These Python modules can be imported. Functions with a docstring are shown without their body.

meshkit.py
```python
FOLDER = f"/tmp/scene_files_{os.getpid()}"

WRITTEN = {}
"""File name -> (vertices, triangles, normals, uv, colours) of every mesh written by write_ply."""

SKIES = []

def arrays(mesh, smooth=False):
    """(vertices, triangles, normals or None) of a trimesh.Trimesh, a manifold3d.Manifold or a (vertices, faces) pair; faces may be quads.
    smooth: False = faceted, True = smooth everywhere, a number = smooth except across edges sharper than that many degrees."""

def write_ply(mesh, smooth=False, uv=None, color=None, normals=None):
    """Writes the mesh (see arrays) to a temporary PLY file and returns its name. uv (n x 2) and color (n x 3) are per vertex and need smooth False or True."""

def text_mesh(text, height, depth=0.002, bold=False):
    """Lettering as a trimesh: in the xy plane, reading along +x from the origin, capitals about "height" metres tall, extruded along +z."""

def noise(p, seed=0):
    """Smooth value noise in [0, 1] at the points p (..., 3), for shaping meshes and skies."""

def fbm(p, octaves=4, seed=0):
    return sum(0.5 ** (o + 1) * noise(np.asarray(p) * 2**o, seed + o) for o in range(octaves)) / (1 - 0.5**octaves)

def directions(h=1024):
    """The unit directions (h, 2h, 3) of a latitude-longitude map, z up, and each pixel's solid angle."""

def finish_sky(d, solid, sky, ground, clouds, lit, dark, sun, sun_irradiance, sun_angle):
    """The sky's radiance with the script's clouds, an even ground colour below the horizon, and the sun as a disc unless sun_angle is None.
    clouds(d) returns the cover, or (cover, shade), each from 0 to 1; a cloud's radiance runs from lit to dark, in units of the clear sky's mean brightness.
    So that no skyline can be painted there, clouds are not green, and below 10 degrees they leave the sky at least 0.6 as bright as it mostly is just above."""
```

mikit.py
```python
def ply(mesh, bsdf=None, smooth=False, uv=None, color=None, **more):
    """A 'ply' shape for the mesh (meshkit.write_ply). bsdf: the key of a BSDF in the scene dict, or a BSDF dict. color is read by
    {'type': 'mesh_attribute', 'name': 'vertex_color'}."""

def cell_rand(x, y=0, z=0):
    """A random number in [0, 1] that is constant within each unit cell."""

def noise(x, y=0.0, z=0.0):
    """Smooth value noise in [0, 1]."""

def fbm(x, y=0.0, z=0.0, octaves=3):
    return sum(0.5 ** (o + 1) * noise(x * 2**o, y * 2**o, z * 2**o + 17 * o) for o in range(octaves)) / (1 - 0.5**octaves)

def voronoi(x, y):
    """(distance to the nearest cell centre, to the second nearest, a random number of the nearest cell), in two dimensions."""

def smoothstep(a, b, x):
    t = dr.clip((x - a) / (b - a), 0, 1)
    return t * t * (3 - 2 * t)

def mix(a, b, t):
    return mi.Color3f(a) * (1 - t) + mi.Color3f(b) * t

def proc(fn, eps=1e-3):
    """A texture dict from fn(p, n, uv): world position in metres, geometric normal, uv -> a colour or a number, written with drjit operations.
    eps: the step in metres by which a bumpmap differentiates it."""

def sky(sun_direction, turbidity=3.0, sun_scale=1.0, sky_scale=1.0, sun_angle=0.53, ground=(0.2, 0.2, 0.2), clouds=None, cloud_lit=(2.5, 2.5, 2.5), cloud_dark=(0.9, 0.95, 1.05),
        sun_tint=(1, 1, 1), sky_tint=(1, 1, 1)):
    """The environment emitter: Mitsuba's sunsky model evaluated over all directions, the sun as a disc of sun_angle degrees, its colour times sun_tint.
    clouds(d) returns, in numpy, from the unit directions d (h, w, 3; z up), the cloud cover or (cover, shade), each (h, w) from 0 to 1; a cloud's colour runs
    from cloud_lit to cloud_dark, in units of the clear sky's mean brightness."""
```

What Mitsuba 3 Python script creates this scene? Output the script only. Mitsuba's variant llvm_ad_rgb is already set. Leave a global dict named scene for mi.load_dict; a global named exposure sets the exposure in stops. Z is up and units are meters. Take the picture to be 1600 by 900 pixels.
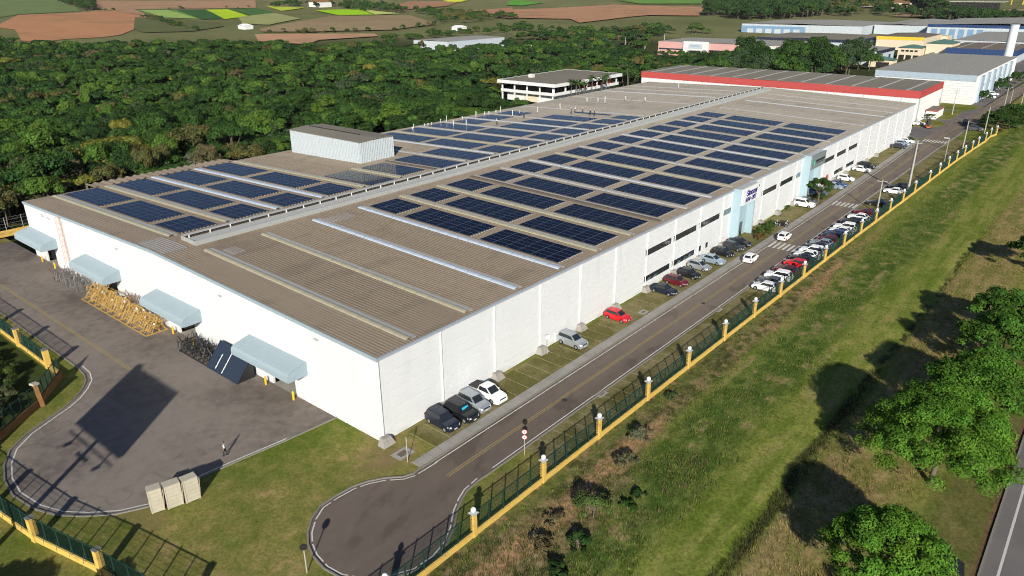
import math, random
import numpy as np
import trimesh
from shapely.geometry import Polygon, Point, LineString
from shapely.ops import unary_union
import mitsuba as mi
import drjit as dr
import mikit, meshkit
from mikit import proc, fbm, noise, smoothstep, mix, cell_rand, voronoi

T = mi.ScalarTransform4f
PI = math.pi
rng = np.random.default_rng(7)
random.seed(7)
scene, labels = {}, {}

# ------------------------------------------------------------------ camera, sky, exposure
CAM = np.array([-42.254, -53.3225, 45.0])
PITCH, YAW, ROLL, FPX = 0.388510306, 0.695125143, -0.007490946, 1152.02
fw = np.array([math.cos(YAW) * math.cos(PITCH), math.sin(YAW) * math.cos(PITCH), -math.sin(PITCH)])
rt = np.cross(fw, [0, 0, 1]); rt /= np.linalg.norm(rt)
up = np.cross(rt, fw)
up = -math.sin(ROLL) * rt + math.cos(ROLL) * up
scene['camera'] = {'type': 'perspective', 'fov': math.degrees(2 * math.atan(800 / FPX)), 'fov_axis': 'x', 'near_clip': 1.0, 'far_clip': 9000.0,
                   'to_world': T().look_at(origin=CAM.tolist(), target=(CAM + fw * 10).tolist(), up=up.tolist())}
SAZ, SEL = math.radians(38.2 + 180), math.radians(24.0)
SUN = (math.cos(SAZ) * math.cos(SEL), math.sin(SAZ) * math.cos(SEL), math.sin(SEL))
scene['sky_light'] = mikit.sky(SUN, turbidity=3.0, sun_scale=1.0, sky_scale=0.38, sun_tint=(0.80, 1.0, 1.42), sky_tint=(0.78, 0.90, 1.30))
exposure = 2.45

# ------------------------------------------------------------------ helpers
class MB:
    """collects pieces of one mesh"""
    def __init__(s): s.v, s.f, s.c, s.n = [], [], [], 0
    def add(s, v, f, c=None):
        v = np.asarray(v, float); f = np.asarray(f, int)
        if f.ndim == 2 and f.shape[1] == 4: f = np.vstack([f[:, [0, 1, 2]], f[:, [0, 2, 3]]])
        s.v.append(v); s.f.append(f + s.n); s.n += len(v)
        if c is not None: s.c.append(np.broadcast_to(np.asarray(c, float), (len(v), 3)))
        return s
    def tm(s, m): return s.add(m.vertices, m.faces)
    def box(s, x0, y0, z0, x1, y1, z1):
        v = [[x, y, z] for x in (x0, x1) for y in (y0, y1) for z in (z0, z1)]
        return s.add(v, BOXF)
    def obox(s, c, size, rz=0, ry=0, rx=0):
        v = np.array([[x, y, z] for x in (-.5, .5) for y in (-.5, .5) for z in (-.5, .5)]) * np.asarray(size, float)
        return s.add(v @ rot(rz, ry, rx).T + np.asarray(c, float), BOXF)
    def hexa(s, lo, hi):
        """prism between two quads given in the same order (4 + 4 points)"""
        v = np.vstack([lo, hi])
        return s.add(v, [[3, 2, 1, 0], [4, 5, 6, 7], [0, 1, 5, 4], [1, 2, 6, 5], [2, 3, 7, 6], [3, 0, 4, 7]])
    def tube(s, p0, p1, r0, r1=None, n=6):
        p0, p1 = np.asarray(p0, float), np.asarray(p1, float); r1 = r0 if r1 is None else r1
        d = p1 - p0; d /= np.linalg.norm(d) + 1e-12
        a = np.cross(d, [0, 0, 1] if abs(d[2]) < .9 else [1, 0, 0]); a /= np.linalg.norm(a); b = np.cross(d, a)
        t = np.arange(n) * 2 * PI / n
        ring = np.cos(t)[:, None] * a + np.sin(t)[:, None] * b
        v = np.vstack([p0 + ring * r0, p1 + ring * r1, [p0], [p1]])
        i = np.arange(n); j = (i + 1) % n
        f = np.vstack([np.stack([i, j, j + n], 1), np.stack([i, j + n, i + n], 1), np.stack([j, i, i * 0 + 2 * n], 1), np.stack([i + n, j + n, i * 0 + 2 * n + 1], 1)])
        return s.add(v, f)
    def lathe(s, prof, n=12, at=(0, 0, 0)):
        prof = np.asarray(prof, float); t = np.arange(n) * 2 * PI / n
        v = np.concatenate([np.stack([np.cos(t) * r, np.sin(t) * r, t * 0 + z], 1) for r, z in prof]) + np.asarray(at, float)
        f = []
        for k in range(len(prof) - 1):
            i = np.arange(n); j = (i + 1) % n
            f.append(np.stack([i + k * n, j + k * n, j + (k + 1) * n, i + (k + 1) * n], 1))
        return s.add(v, np.vstack(f))
    def quad(s, a, b, c, d): return s.add([a, b, c, d], [[0, 1, 2, 3]])
    def poly(s, pts, z, holes=None):
        P = pts if isinstance(pts, Polygon) else Polygon(pts)
        v, f = trimesh.creation.triangulate_polygon(P, engine='earcut')
        a = v[f]; e1 = a[:, 1] - a[:, 0]; e2 = a[:, 2] - a[:, 0]
        fl = (e1[:, 0] * e2[:, 1] - e1[:, 1] * e2[:, 0]) < 0
        f = np.where(fl[:, None], f[:, ::-1], f)
        return s.add(np.column_stack([v, np.full(len(v), float(z))]), f)
    def prism(s, pts, z0, z1):
        m = trimesh.creation.extrude_polygon(pts if isinstance(pts, Polygon) else Polygon(pts), z1 - z0, engine='earcut')
        return s.add(np.array(m.vertices) + [0, 0, z0], m.faces)
    def out(s):
        return np.vstack(s.v), np.vstack(s.f)
    def col(s): return np.vstack(s.c)

BOXF = [[0, 1, 3], [0, 3, 2], [4, 6, 7], [4, 7, 5], [0, 4, 5], [0, 5, 1], [2, 3, 7], [2, 7, 6], [0, 2, 6], [0, 6, 4], [1, 5, 7], [1, 7, 3]]

def rot(rz=0, ry=0, rx=0):
    c, s = math.cos, math.sin
    Z = np.array([[c(rz), -s(rz), 0], [s(rz), c(rz), 0], [0, 0, 1]])
    Y = np.array([[c(ry), 0, s(ry)], [0, 1, 0], [-s(ry), 0, c(ry)]])
    X = np.array([[1, 0, 0], [0, c(rx), -s(rx)], [0, s(rx), c(rx)]])
    return Z @ Y @ X

def numbered(key):
    if key not in taken: taken.add(key); return key
    k = counts.get(key, 1)
    while f'{key}_{k:03d}' in taken: k += 1
    counts[key] = k
    key = f'{key}_{k:03d}'; taken.add(key); return key
taken, counts = set(), {}

def put(parent, name, mesh, mat, smooth=False, color=None, label=None, kind=None, tw=None):
    """one entry of the scene; a part when it has a parent"""
    if isinstance(mesh, MB): mesh = mesh.out()
    key = numbered(f'{parent}__{name}' if parent else name)
    d = dict(mesh) if isinstance(mesh, dict) else mikit.ply(mesh, mat, smooth=smooth, color=color)
    if isinstance(mesh, dict) and mat: d['bsdf'] = {'type': 'ref', 'id': mat}
    if tw is not None: d['to_world'] = tw
    scene[key] = d
    if label or kind:
        labels[key] = {}
        if label: labels[key]['label'] = label
        if kind: labels[key]['kind'] = kind
    return key

def thing(name, label, cat, group=None):
    key = numbered(name)
    labels[key] = {'label': label, 'category': cat}
    if group: labels[key]['group'] = group
    return key

def tag(key, label, cat, group=None):
    labels[key] = {'label': label, 'category': cat}
    if group: labels[key]['group'] = group

def struct(name, mesh, mat, smooth=False, color=None, label=None):
    k = put(None, name, mesh, mat, smooth, color)
    labels[k] = {'kind': 'structure'}
    if label: labels[k]['label'] = label
    return k

ORD = ['first', 'second', 'third', 'fourth', 'fifth', 'sixth', 'seventh', 'eighth', 'ninth', 'tenth', 'eleventh', 'twelfth', 'thirteenth', 'fourteenth', 'fifteenth',
       'sixteenth', 'seventeenth', 'eighteenth', 'nineteenth', 'twentieth', 'twenty-first', 'twenty-second', 'twenty-third', 'twenty-fourth', 'twenty-fifth', 'twenty-sixth']

# ------------------------------------------------------------------ materials
def rgb(*c): return {'type': 'rgb', 'value': list(map(float, c))}
def two(d): return {'type': 'twosided', 'bsdf': d}
def diffuse(c): return two({'type': 'diffuse', 'reflectance': c if isinstance(c, dict) else rgb(*c)})
def princ(c, rough=.5, **k): return two({'type': 'principled', 'base_color': c if isinstance(c, dict) else rgb(*c), 'roughness': rough, **k})

def t_asphalt(p, n, uv):
    a = fbm(p.x * .09, p.y * .09, 3.0, 4); b = fbm(p.x * 1.3, p.y * 1.3, 9.0, 3); g = noise(p.x * 9, p.y * 9, 2.0)
    k = .95 + .22 * (a - .5) + .11 * (b - .5) + .10 * (g - .5)
    c = mix((.150, .126, .108), (.232, .198, .171), smoothstep(.3, .72, a * .7 + b * .3))
    crack = smoothstep(.035, .0, dr.abs(fbm(p.x * .16 + 5, p.y * .16, 1.0, 4) - .5))
    return c * k * (1 - .16 * crack * smoothstep(.45, .62, noise(p.x * .1, p.y * .1, 8)))
def t_road(p, n, uv):
    x_ = p.x
    a = fbm(p.x * .05, p.y * .5, 3.0, 4); b = fbm(p.x * 1.1, p.y * 1.1, 9.0, 3)
    patch = cell_rand(dr.floor(p.x / 14.0), dr.floor((p.y + 20) / 2.9), 3)
    k = .92 + .22 * (a - .5) + .14 * (b - .5) + .07 * (patch - .5)
    wear = smoothstep(.4, .7, fbm(p.x * .02, p.y * .35, 7.0, 3))
    smear = smoothstep(.6, .75, fbm(p.x * .22 + p.y * .1, p.y * .5 - p.x * .2, 4, 4))
    lt = smoothstep(12, 55, x_) * .75 + .25 * wear
    return mix((.156, .126, .104), (.235, .195, .160), lt) * k * (1 - .22 * smear)
def t_pale_road(p, n, uv):
    b = fbm(p.x * .3, p.y * .3, 9.0, 4)
    return mix((.14, .13, .128), (.2, .185, .175), b)
def grass_color(p, dry, s=1.0):
    a = fbm(p.x * .12, p.y * .12, 1.0, 4); b = fbm(p.x * .9, p.y * .9, 5.0, 3); g = noise(p.x * 5, p.y * 5, 4.0); h = noise(p.x * 12, p.y * 12, 6.0)
    t = smoothstep(.25, .75, a * .6 + b * .4 + dry)
    c = mix((.085, .112, .020), (.185, .165, .050), t)
    c = mix(c, (.27, .195, .085), smoothstep(.62, .8, a * .55 + b * .45 + dry * .6))
    return c * (.80 + .46 * g + .44 * h) * s
def t_lawn(p, n, uv):
    worn = dr.exp(-dr.square((p.x + 1.5) / 3.2) - dr.square((p.y + 2.6) / 1.6)) + .5 * smoothstep(.7, .8, fbm(p.x * .14 + 3, p.y * .14, 2, 3))
    return mix(grass_color(p, -.02), (.24, .165, .09), dr.clip(worn * .8, 0, 1))
def t_bay(p, n, uv):      # grass-filled paver parking
    a = fbm(p.x * .35, p.y * .35, 2.0, 3); b = noise(p.x * 6, p.y * 6, 1)
    g = mix((.135, .125, .045), (.225, .195, .095), smoothstep(.3, .7, a))
    return g * (.75 + .4 * b)
def t_verge(p, n, uv):
    x = p.x; w0 = fbm(x * .035, p.y * .12, 2.0, 4)
    y = -p.y + 2.6 * (w0 - .5)
    st = fbm(x * .10, p.y * 1.1, 6.0, 4); b = fbm(x * .55, p.y * .8, 5.0, 4); g = noise(x * 3.6, p.y * 4.4, 4.0); h = noise(x * 10, p.y * 10, 6.0)
    c = mix((.112, .152, .022), (.222, .225, .056), smoothstep(.25, .75, st * .6 + b * .4))                     # mown olive
    c = mix(c, (.25, .195, .085), smoothstep(.60, .78, st * .5 + b * .5) * .6)
    tus = smoothstep(21.8, 24.0, y) * smoothstep(31.0, 28.2, y)
    c = mix(c, mix((.045, .085, .016), (.12, .15, .036), smoothstep(.34, .62, b)), tus * .85)
    c = mix(c, (.27, .20, .10), tus * smoothstep(.58, .70, b * .6 + st * .4) * .8)
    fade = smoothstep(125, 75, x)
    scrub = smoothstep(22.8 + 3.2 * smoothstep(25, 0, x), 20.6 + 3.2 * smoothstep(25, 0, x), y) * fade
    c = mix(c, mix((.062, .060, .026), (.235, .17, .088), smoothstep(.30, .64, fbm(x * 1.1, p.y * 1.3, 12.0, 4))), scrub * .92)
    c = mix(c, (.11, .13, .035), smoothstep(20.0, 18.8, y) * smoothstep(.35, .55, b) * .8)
    bare = smoothstep(1.5, .3, dr.abs(y - 21.2)) * smoothstep(.40, .56, fbm(x * .11, p.y * .35, 8, 3)) * fade
    c = mix(c, mix((.30, .17, .09), (.40, .235, .125), g), bare * .85)
    dry = smoothstep(36.6, 38.2, y) * smoothstep(47.5, 43.5, y)
    c = mix(c, mix((.29, .215, .095), (.16, .155, .045), smoothstep(.42, .62, b * .6 + st * .4)), dry * .9)
    dl = dr.abs(-p.y - 36.2 - .8 * (fbm(x * .08, 0, 3, 2) - .5) * 2)
    ditch = smoothstep(.85, .2, dl) * smoothstep(150, 95, x) * smoothstep(.36, .56, fbm(x * .7, p.y * 1.4, 3, 3) + .16 * smoothstep(55, 30, x))
    c = mix(c, (.040, .042, .018), ditch * .85)
    side = smoothstep(45.5, 48.5, y)
    c = mix(c, mix((.065, .082, .02), (.15, .13, .05), b), side * .85)
    c = mix(c, (.15, .085, .05), smoothstep(51.6, 52.2, -p.y) * .8)
    return c * (.60 + .50 * g + .46 * h)
def t_concrete(p, n, uv):
    a = fbm(p.x * .8, p.y * .8, 2 + p.z, 4)
    j = smoothstep(.06, .0, dr.abs(p.x / 1.5 - dr.floor(p.x / 1.5 + .5)) * 1.5)
    return mix((.26, .245, .22), (.40, .375, .335), a) * (1 - .3 * j)
def t_wall(p, n, uv):
    st = fbm((p.x + p.y) * .9, 2.0, p.z * .07, 4); a = fbm((p.x + p.y) * .12, 4.0, p.z * .25, 3)
    streak = smoothstep(.62, .78, fbm((p.x + p.y) * 1.3, 5.0, p.z * .04, 3)) * smoothstep(3.5, 9.8, p.z)
    v = .725 - .015 * smoothstep(.5, .8, st) - .02 * (a - .4) - .11 * smoothstep(.8, .0, p.z) * smoothstep(.3, .7, noise((p.x + p.y) * .7, 0, 1)) - .045 * streak
    return mi.Color3f(v * .985, v, v)
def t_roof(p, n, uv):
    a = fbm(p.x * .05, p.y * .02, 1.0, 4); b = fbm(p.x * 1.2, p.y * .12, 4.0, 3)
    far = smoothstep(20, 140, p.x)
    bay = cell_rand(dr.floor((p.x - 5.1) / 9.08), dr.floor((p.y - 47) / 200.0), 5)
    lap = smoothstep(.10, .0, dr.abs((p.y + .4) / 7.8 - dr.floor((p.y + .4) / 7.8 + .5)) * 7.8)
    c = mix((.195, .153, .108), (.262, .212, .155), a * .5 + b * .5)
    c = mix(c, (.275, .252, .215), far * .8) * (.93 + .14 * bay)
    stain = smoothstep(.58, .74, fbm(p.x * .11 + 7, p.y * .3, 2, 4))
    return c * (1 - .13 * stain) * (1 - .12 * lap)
def t_rust_wall(p, n, uv):
    b = fbm(p.x * 1.5, p.y * 1.5, p.z * 1.5, 4)
    return mix((.17, .085, .035), (.30, .165, .07), b)
def t_yellow(p, n, uv):
    b = fbm(p.x * 1.1, p.y * 1.1, p.z * 1.6, 4)
    c = mix((.56, .355, .075), (.68, .46, .13), b)
    c = mix(c, (.30, .20, .075), .55 * smoothstep(.55, .75, fbm(p.x * .6, p.y * .6 + 4, p.z * 2.2, 4)))
    return c
def t_crate(p, n, uv):
    b = fbm(p.x * 2, p.y * 2, p.z * .6, 4)
    j = smoothstep(.05, .0, dr.abs(p.z / .42 - dr.floor(p.z / .42 + .5)) * .42)
    return mix((.43, .39, .30), (.56, .51, .41), b) * (1 - .16 * j)
def t_shed(p, n, uv):
    r = fbm(p.x * .02, p.y * .02, 2.0, 4)
    return mix((.20, .18, .145), (.275, .25, .205), r)

BS = {
 'm_asphalt': diffuse(proc(t_asphalt)), 'm_road': diffuse(proc(t_road)), 'm_pale_road': diffuse(proc(t_pale_road)),
 'm_lawn': diffuse(proc(t_lawn)), 'm_bay': diffuse(proc(t_bay)), 'm_verge': diffuse(proc(t_verge)), 'm_concrete': diffuse(proc(t_concrete)),
 'm_wall': diffuse(proc(t_wall)), 'm_roof': princ(proc(t_roof), .55, specular=.25), 'm_far_roof': diffuse(proc(t_shed)),
 'm_brown_wall': diffuse(proc(t_rust_wall)), 'm_yellow': princ(proc(t_yellow), .6, specular=.3), 'm_crate': diffuse(proc(t_crate)),
 'm_vcol': diffuse({'type': 'mesh_attribute', 'name': 'vertex_color'}),
 'm_white': princ((.70, .70, .69), .5), 'm_offwhite': princ((.62, .61, .57), .6), 'm_gutter': princ((.34, .38, .43), .45, specular=.5),
 'm_awning': princ((.30, .375, .41), .5, specular=.3), 'm_awning_end': princ((.27, .35, .40), .5), 'm_lightblue': diffuse((.37, .49, .55)),
 'm_cream': princ((.36, .33, .225), .5), 'm_strip_blue': princ((.44, .50, .57), .35, specular=.4), 'm_strip_brown': princ((.12, .095, .07), .6), 'm_strip_pale': princ((.42, .44, .455), .4), 'm_strip_grey': princ((.36, .35, .325), .45), 'm_strip_dim': princ((.27, .25, .215), .5),
 'm_patch': princ((.25, .235, .215), .5), 'm_scrub_shade': diffuse((.05, .068, .02)), 'm_sheet_white': princ((.43, .475, .50), .55), 'm_cap': princ((.34, .345, .33), .5, specular=.3), 'm_darkgap': diffuse((.05, .042, .035)),  # the scrub green is darkened, tree shade included in the colour
 'm_pv': princ((.002, .0035, .012), .08, specular=.08), 'm_alu': princ((.10, .112, .14), .5),
 'm_glass': princ((.02, .024, .028), .08, specular=.6), 'm_blueglass': princ((.12, .17, .2), .12, specular=.6), 'm_black': princ((.018, .018, .02), .5),
 'm_dark': diffuse((.03, .03, .03)), 'm_rubber': diffuse((.022, .022, .023)), 'm_rim': princ((.42, .43, .44), .35, metallic=.6),
 'm_green_fence': princ((.006, .034, .024), .55), 'm_globe': princ((.78, .79, .78), .25), 'm_grey': princ((.38, .38, .37), .6), 'm_pole': princ((.40, .385, .35), .7),
 'm_linewhite': diffuse((.60, .585, .54)), 'm_lineyellow': diffuse((.36, .27, .10)), 'm_linefaint': diffuse((.36, .32, .16)),
 'm_kerb': diffuse((.235, .22, .19)), 'm_red': princ((.52, .055, .045), .45), 'm_redband': diffuse((.47, .085, .08)), 'm_navy': princ((.026, .038, .062), .5, specular=.25), 'm_navyband': diffuse((.035, .065, .16)),
 'm_bollard': princ((.75, .46, .02), .45), 'm_rackyellow': princ((.46, .285, .075), .55), 'm_rackgrey': princ((.15, .14, .135), .5), 'm_rackrust': princ((.17, .11, .08), .6), 'm_rackblack': princ((.022, .021, .022), .5),
 'm_pink': diffuse((.62, .36, .33)), 'm_creamwall': diffuse((.68, .58, .43)), 'm_greenroof': diffuse((.10, .20, .17)), 'm_yellowband': diffuse((.72, .50, .05)), 'm_pale_roof': diffuse((.33, .32, .285)), 'm_fascia': diffuse((.36, .44, .51)), 'm_brownroof': diffuse((.20, .165, .13)),
 'm_palewall': diffuse((.50, .55, .59)), 'm_bluewall': diffuse((.20, .32, .47)), 'm_darkband': diffuse((.035, .04, .06)), 'm_bark': diffuse((.16, .13, .10)), 'm_ladder': princ((.62, .36, .27), .6),
 'm_orange': princ((.62, .11, .04), .45), 'm_signgrey': princ((.17, .20, .21), .5), 'm_signblue': diffuse((.022, .022, .16)), 'm_signgreen': diffuse((.02, .35, .14)), 'm_lamp': princ((.7, .72, .75), .15, specular=.7),
 'm_taillight': princ((.3, .01, .01), .2), 'm_skin': diffuse((.30, .18, .12)), 'm_cloth_white': diffuse((.75, .75, .78)), 'm_cloth_dark': diffuse((.03, .035, .05)), 'm_cloth_blue': diffuse((.06, .1, .3)),
 'm_cyan': princ((.02, .45, .62), .3), 'm_plate': diffuse((.6, .6, .6)), 'm_soil': diffuse((.2, .12, .07)),
}
PAINT = {'white': ((.80, .80, .79), 0), 'silver': ((.40, .43, .46), .5), 'blue_silver': ((.36, .45, .54), .4), 'grey': ((.10, .105, .115), .3), 'dark_grey': ((.045, .05, .06), .3), 'black': ((.010, .011, .014), 0),
         'navy': ((.012, .018, .035), .2), 'red': ((.55, .012, .02), 0), 'maroon': ((.11, .008, .014), 0), 'blue': ((.05, .10, .22), .3)}
for k, (c, m) in PAINT.items(): BS['m_paint_' + k] = princ(c, .28, metallic=m, specular=.5, clearcoat=.8, clearcoat_gloss=.92)
scene.update(BS)

# ------------------------------------------------------------------ terrain and fields
def S01(t):
    t = np.clip(t, 0, 1); return t * t * (3 - 2 * t)
def terr(x, y):
    x, y = np.asarray(x, float), np.asarray(y, float)
    r = np.hypot(x + 42, y + 53)
    return 26 * S01((r - 650) / 900) + 4 * np.sin(x / 130 + 1) * np.sin(y / 170 + .5) * S01((r - 600) / 300)
def vnoise(P, s, seed=0, o=4): return meshkit.fbm(np.column_stack([P[:, 0] / s, P[:, 1] / s, P[:, 0] * 0 + .5]), o, seed)

gx = np.concatenate([np.arange(-500, 2700, 25.)]); gy = np.arange(-700, 2700, 25.)
X, Y = np.meshgrid(gx, gy, indexing='ij')
P = np.column_stack([X.ravel(), Y.ravel(), (terr(X, Y) - .06).ravel()])
nx, ny = X.shape
ii = (np.arange(nx - 1)[:, None] * ny + np.arange(ny - 1)[None]).ravel()
F = np.column_stack([ii, ii + ny, ii + ny + 1, ii + 1])
r_ = np.hypot(P[:, 0] + 42, P[:, 1] + 53)
w1 = vnoise(P, 120, 1)[:, None]; w2 = vnoise(P, 40, 2)[:, None]
c = np.array([.11, .135, .045]) * (1 - w1) + np.array([.22, .20, .10]) * w1
c = c * (.7 + .6 * w2)
nearf = np.clip((760 - r_) / 100, 0, 1)[:, None]
c = c * (1 - nearf) + np.array([.05, .062, .024]) * nearf * (.7 + .6 * w2)
P[:, 2] -= 1.5 * np.clip((420 - r_) / 60, 0, 1)
struct('ground', (P, F), 'm_vcol', True, c)

FIELDS = [
 ('ploughed_field', [(259, 926), (297, 1004), (322, 1055), (400, 1068), (437, 1105), (451, 1088), (415, 902), (397, 859), (334, 767), (296, 720), (275, 713), (247, 727), (221, 717), (219, 749), (251, 858), (247, 890)], (.24, .118, .062)),
 ('pasture', [(445, 1632), (555, 1563), (457, 1220), (414, 1102), (327, 1068), (290, 1022), (262, 1016)], (.10, .135, .052)),
 ('ploughed_field', [(595, 1485), (717, 1144), (603, 966), (487, 1097), (420, 913), (451, 1088), (477, 1201)], (.21, .125, .075)),
 ('crop_field', [(482, 1074), (505, 1036), (433, 821), (419, 877)], (.19, .27, .075)),
 ('crop_field', [(506, 1034), (507, 1016), (430, 810), (433, 820)], (.10, .20, .045)),
 ('crop_field', [(504, 1006), (534, 986), (451, 795), (430, 808)], (.03, .075, .026)),
 ('crop_field', [(535, 984), (561, 972), (492, 808), (446, 786)], (.27, .37, .02)),
 ('crop_field', [(562, 971), (598, 959), (557, 850), (494, 805)], (.045, .10, .03)),
 ('scrub_slope', [(399, 907), (411, 871), (420, 751), (398, 707), (352, 689), (318, 718), (329, 763)], (.075, .082, .036)),
 ('crop_field', [(472, 800), (548, 839), (508, 726), (436, 682), (426, 716)], (.20, .21, .085)),
 ('crop_field', [(640, 998), (649, 913), (580, 869)], (.31, .36, .04)),
 ('crop_field', [(621, 851), (692, 840), (619, 726), (576, 741)], (.22, .38, .015)),
 ('crop_field', [(689, 832), (667, 729), (621, 725)], (.33, .36, .10)),
 ('dry_slope', [(404, 651), (486, 695), (564, 735), (649, 691), (571, 564), (491, 550), (422, 595), (393, 628)], (.155, .115, .065)),
 ('ploughed_field', [(375, 614), (455, 533), (441, 511), (382, 523), (348, 494), (341, 555)], (.26, .15, .09)),
 ('ploughed_field', [(760, 724), (888, 718), (705, 566), (726, 674)], (.23, .11, .065)),
 ('ploughed_field', [(752, 857), (877, 934), (954, 888), (853, 820), (716, 789)], (.19, .105, .06)),
 ('crop_field', [(949, 930), (984, 893), (931, 867), (916, 882)], (.40, .40, .03)),
 ('ploughed_field', [(855, 691), (998, 604), (989, 449), (835, 380), (830, 447), (794, 455), (695, 458), (738, 502), (715, 573)], (.23, .125, .072)),
 ('crop_field', [(1024, 831), (997, 740), (927, 731), (924, 761)], (.07, .20, .03)),
 ('crop_field', [(1080, 656), (1133, 521), (1050, 482), (1025, 574)], (.09, .17, .04)),
 ('ploughed_field', [(879, 179), (998, 143), (1065, 75), (937, 59), (878, 119)], (.17, .115, .07)),
 ('sand_pit', [(1122, 281), (1143, 248), (1064, 222), (1030, 250)], (.36, .30, .24)),
]
for i, (nm, pts, col) in enumerate(FIELDS):
    pg = Polygon(pts).buffer(0)
    if pg.geom_type != 'Polygon': pg = max(pg.geoms, key=lambda g: g.area)
    b = MB().poly(pg, 0).out()
    m = trimesh.Trimesh(b[0], b[1], process=False)
    v, f = trimesh.remesh.subdivide_to_size(m.vertices, m.faces, 16.0)
    v = np.array(v); v[:, 2] = terr(v[:, 0], v[:, 1]) + .55 + .04 * i
    n1 = vnoise(v, 45, 10 + i)[:, None]; n2 = vnoise(v, 14, 30 + i)[:, None]
    cc = np.array(col) * (1.12 + .5 * n1 + .3 * n2) * (1.28 if nm in ('ploughed_field', 'dry_slope') else 1.05)
    if 'ploughed' in nm: cc = cc * (1 - .35 * S01((n1 - .5) / .2)) + np.array([.13, .12, .055]) * .35 * S01((n1 - .5) / .2)
    struct(nm, (v, np.array(f)), 'm_vcol', False, cc)

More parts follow.
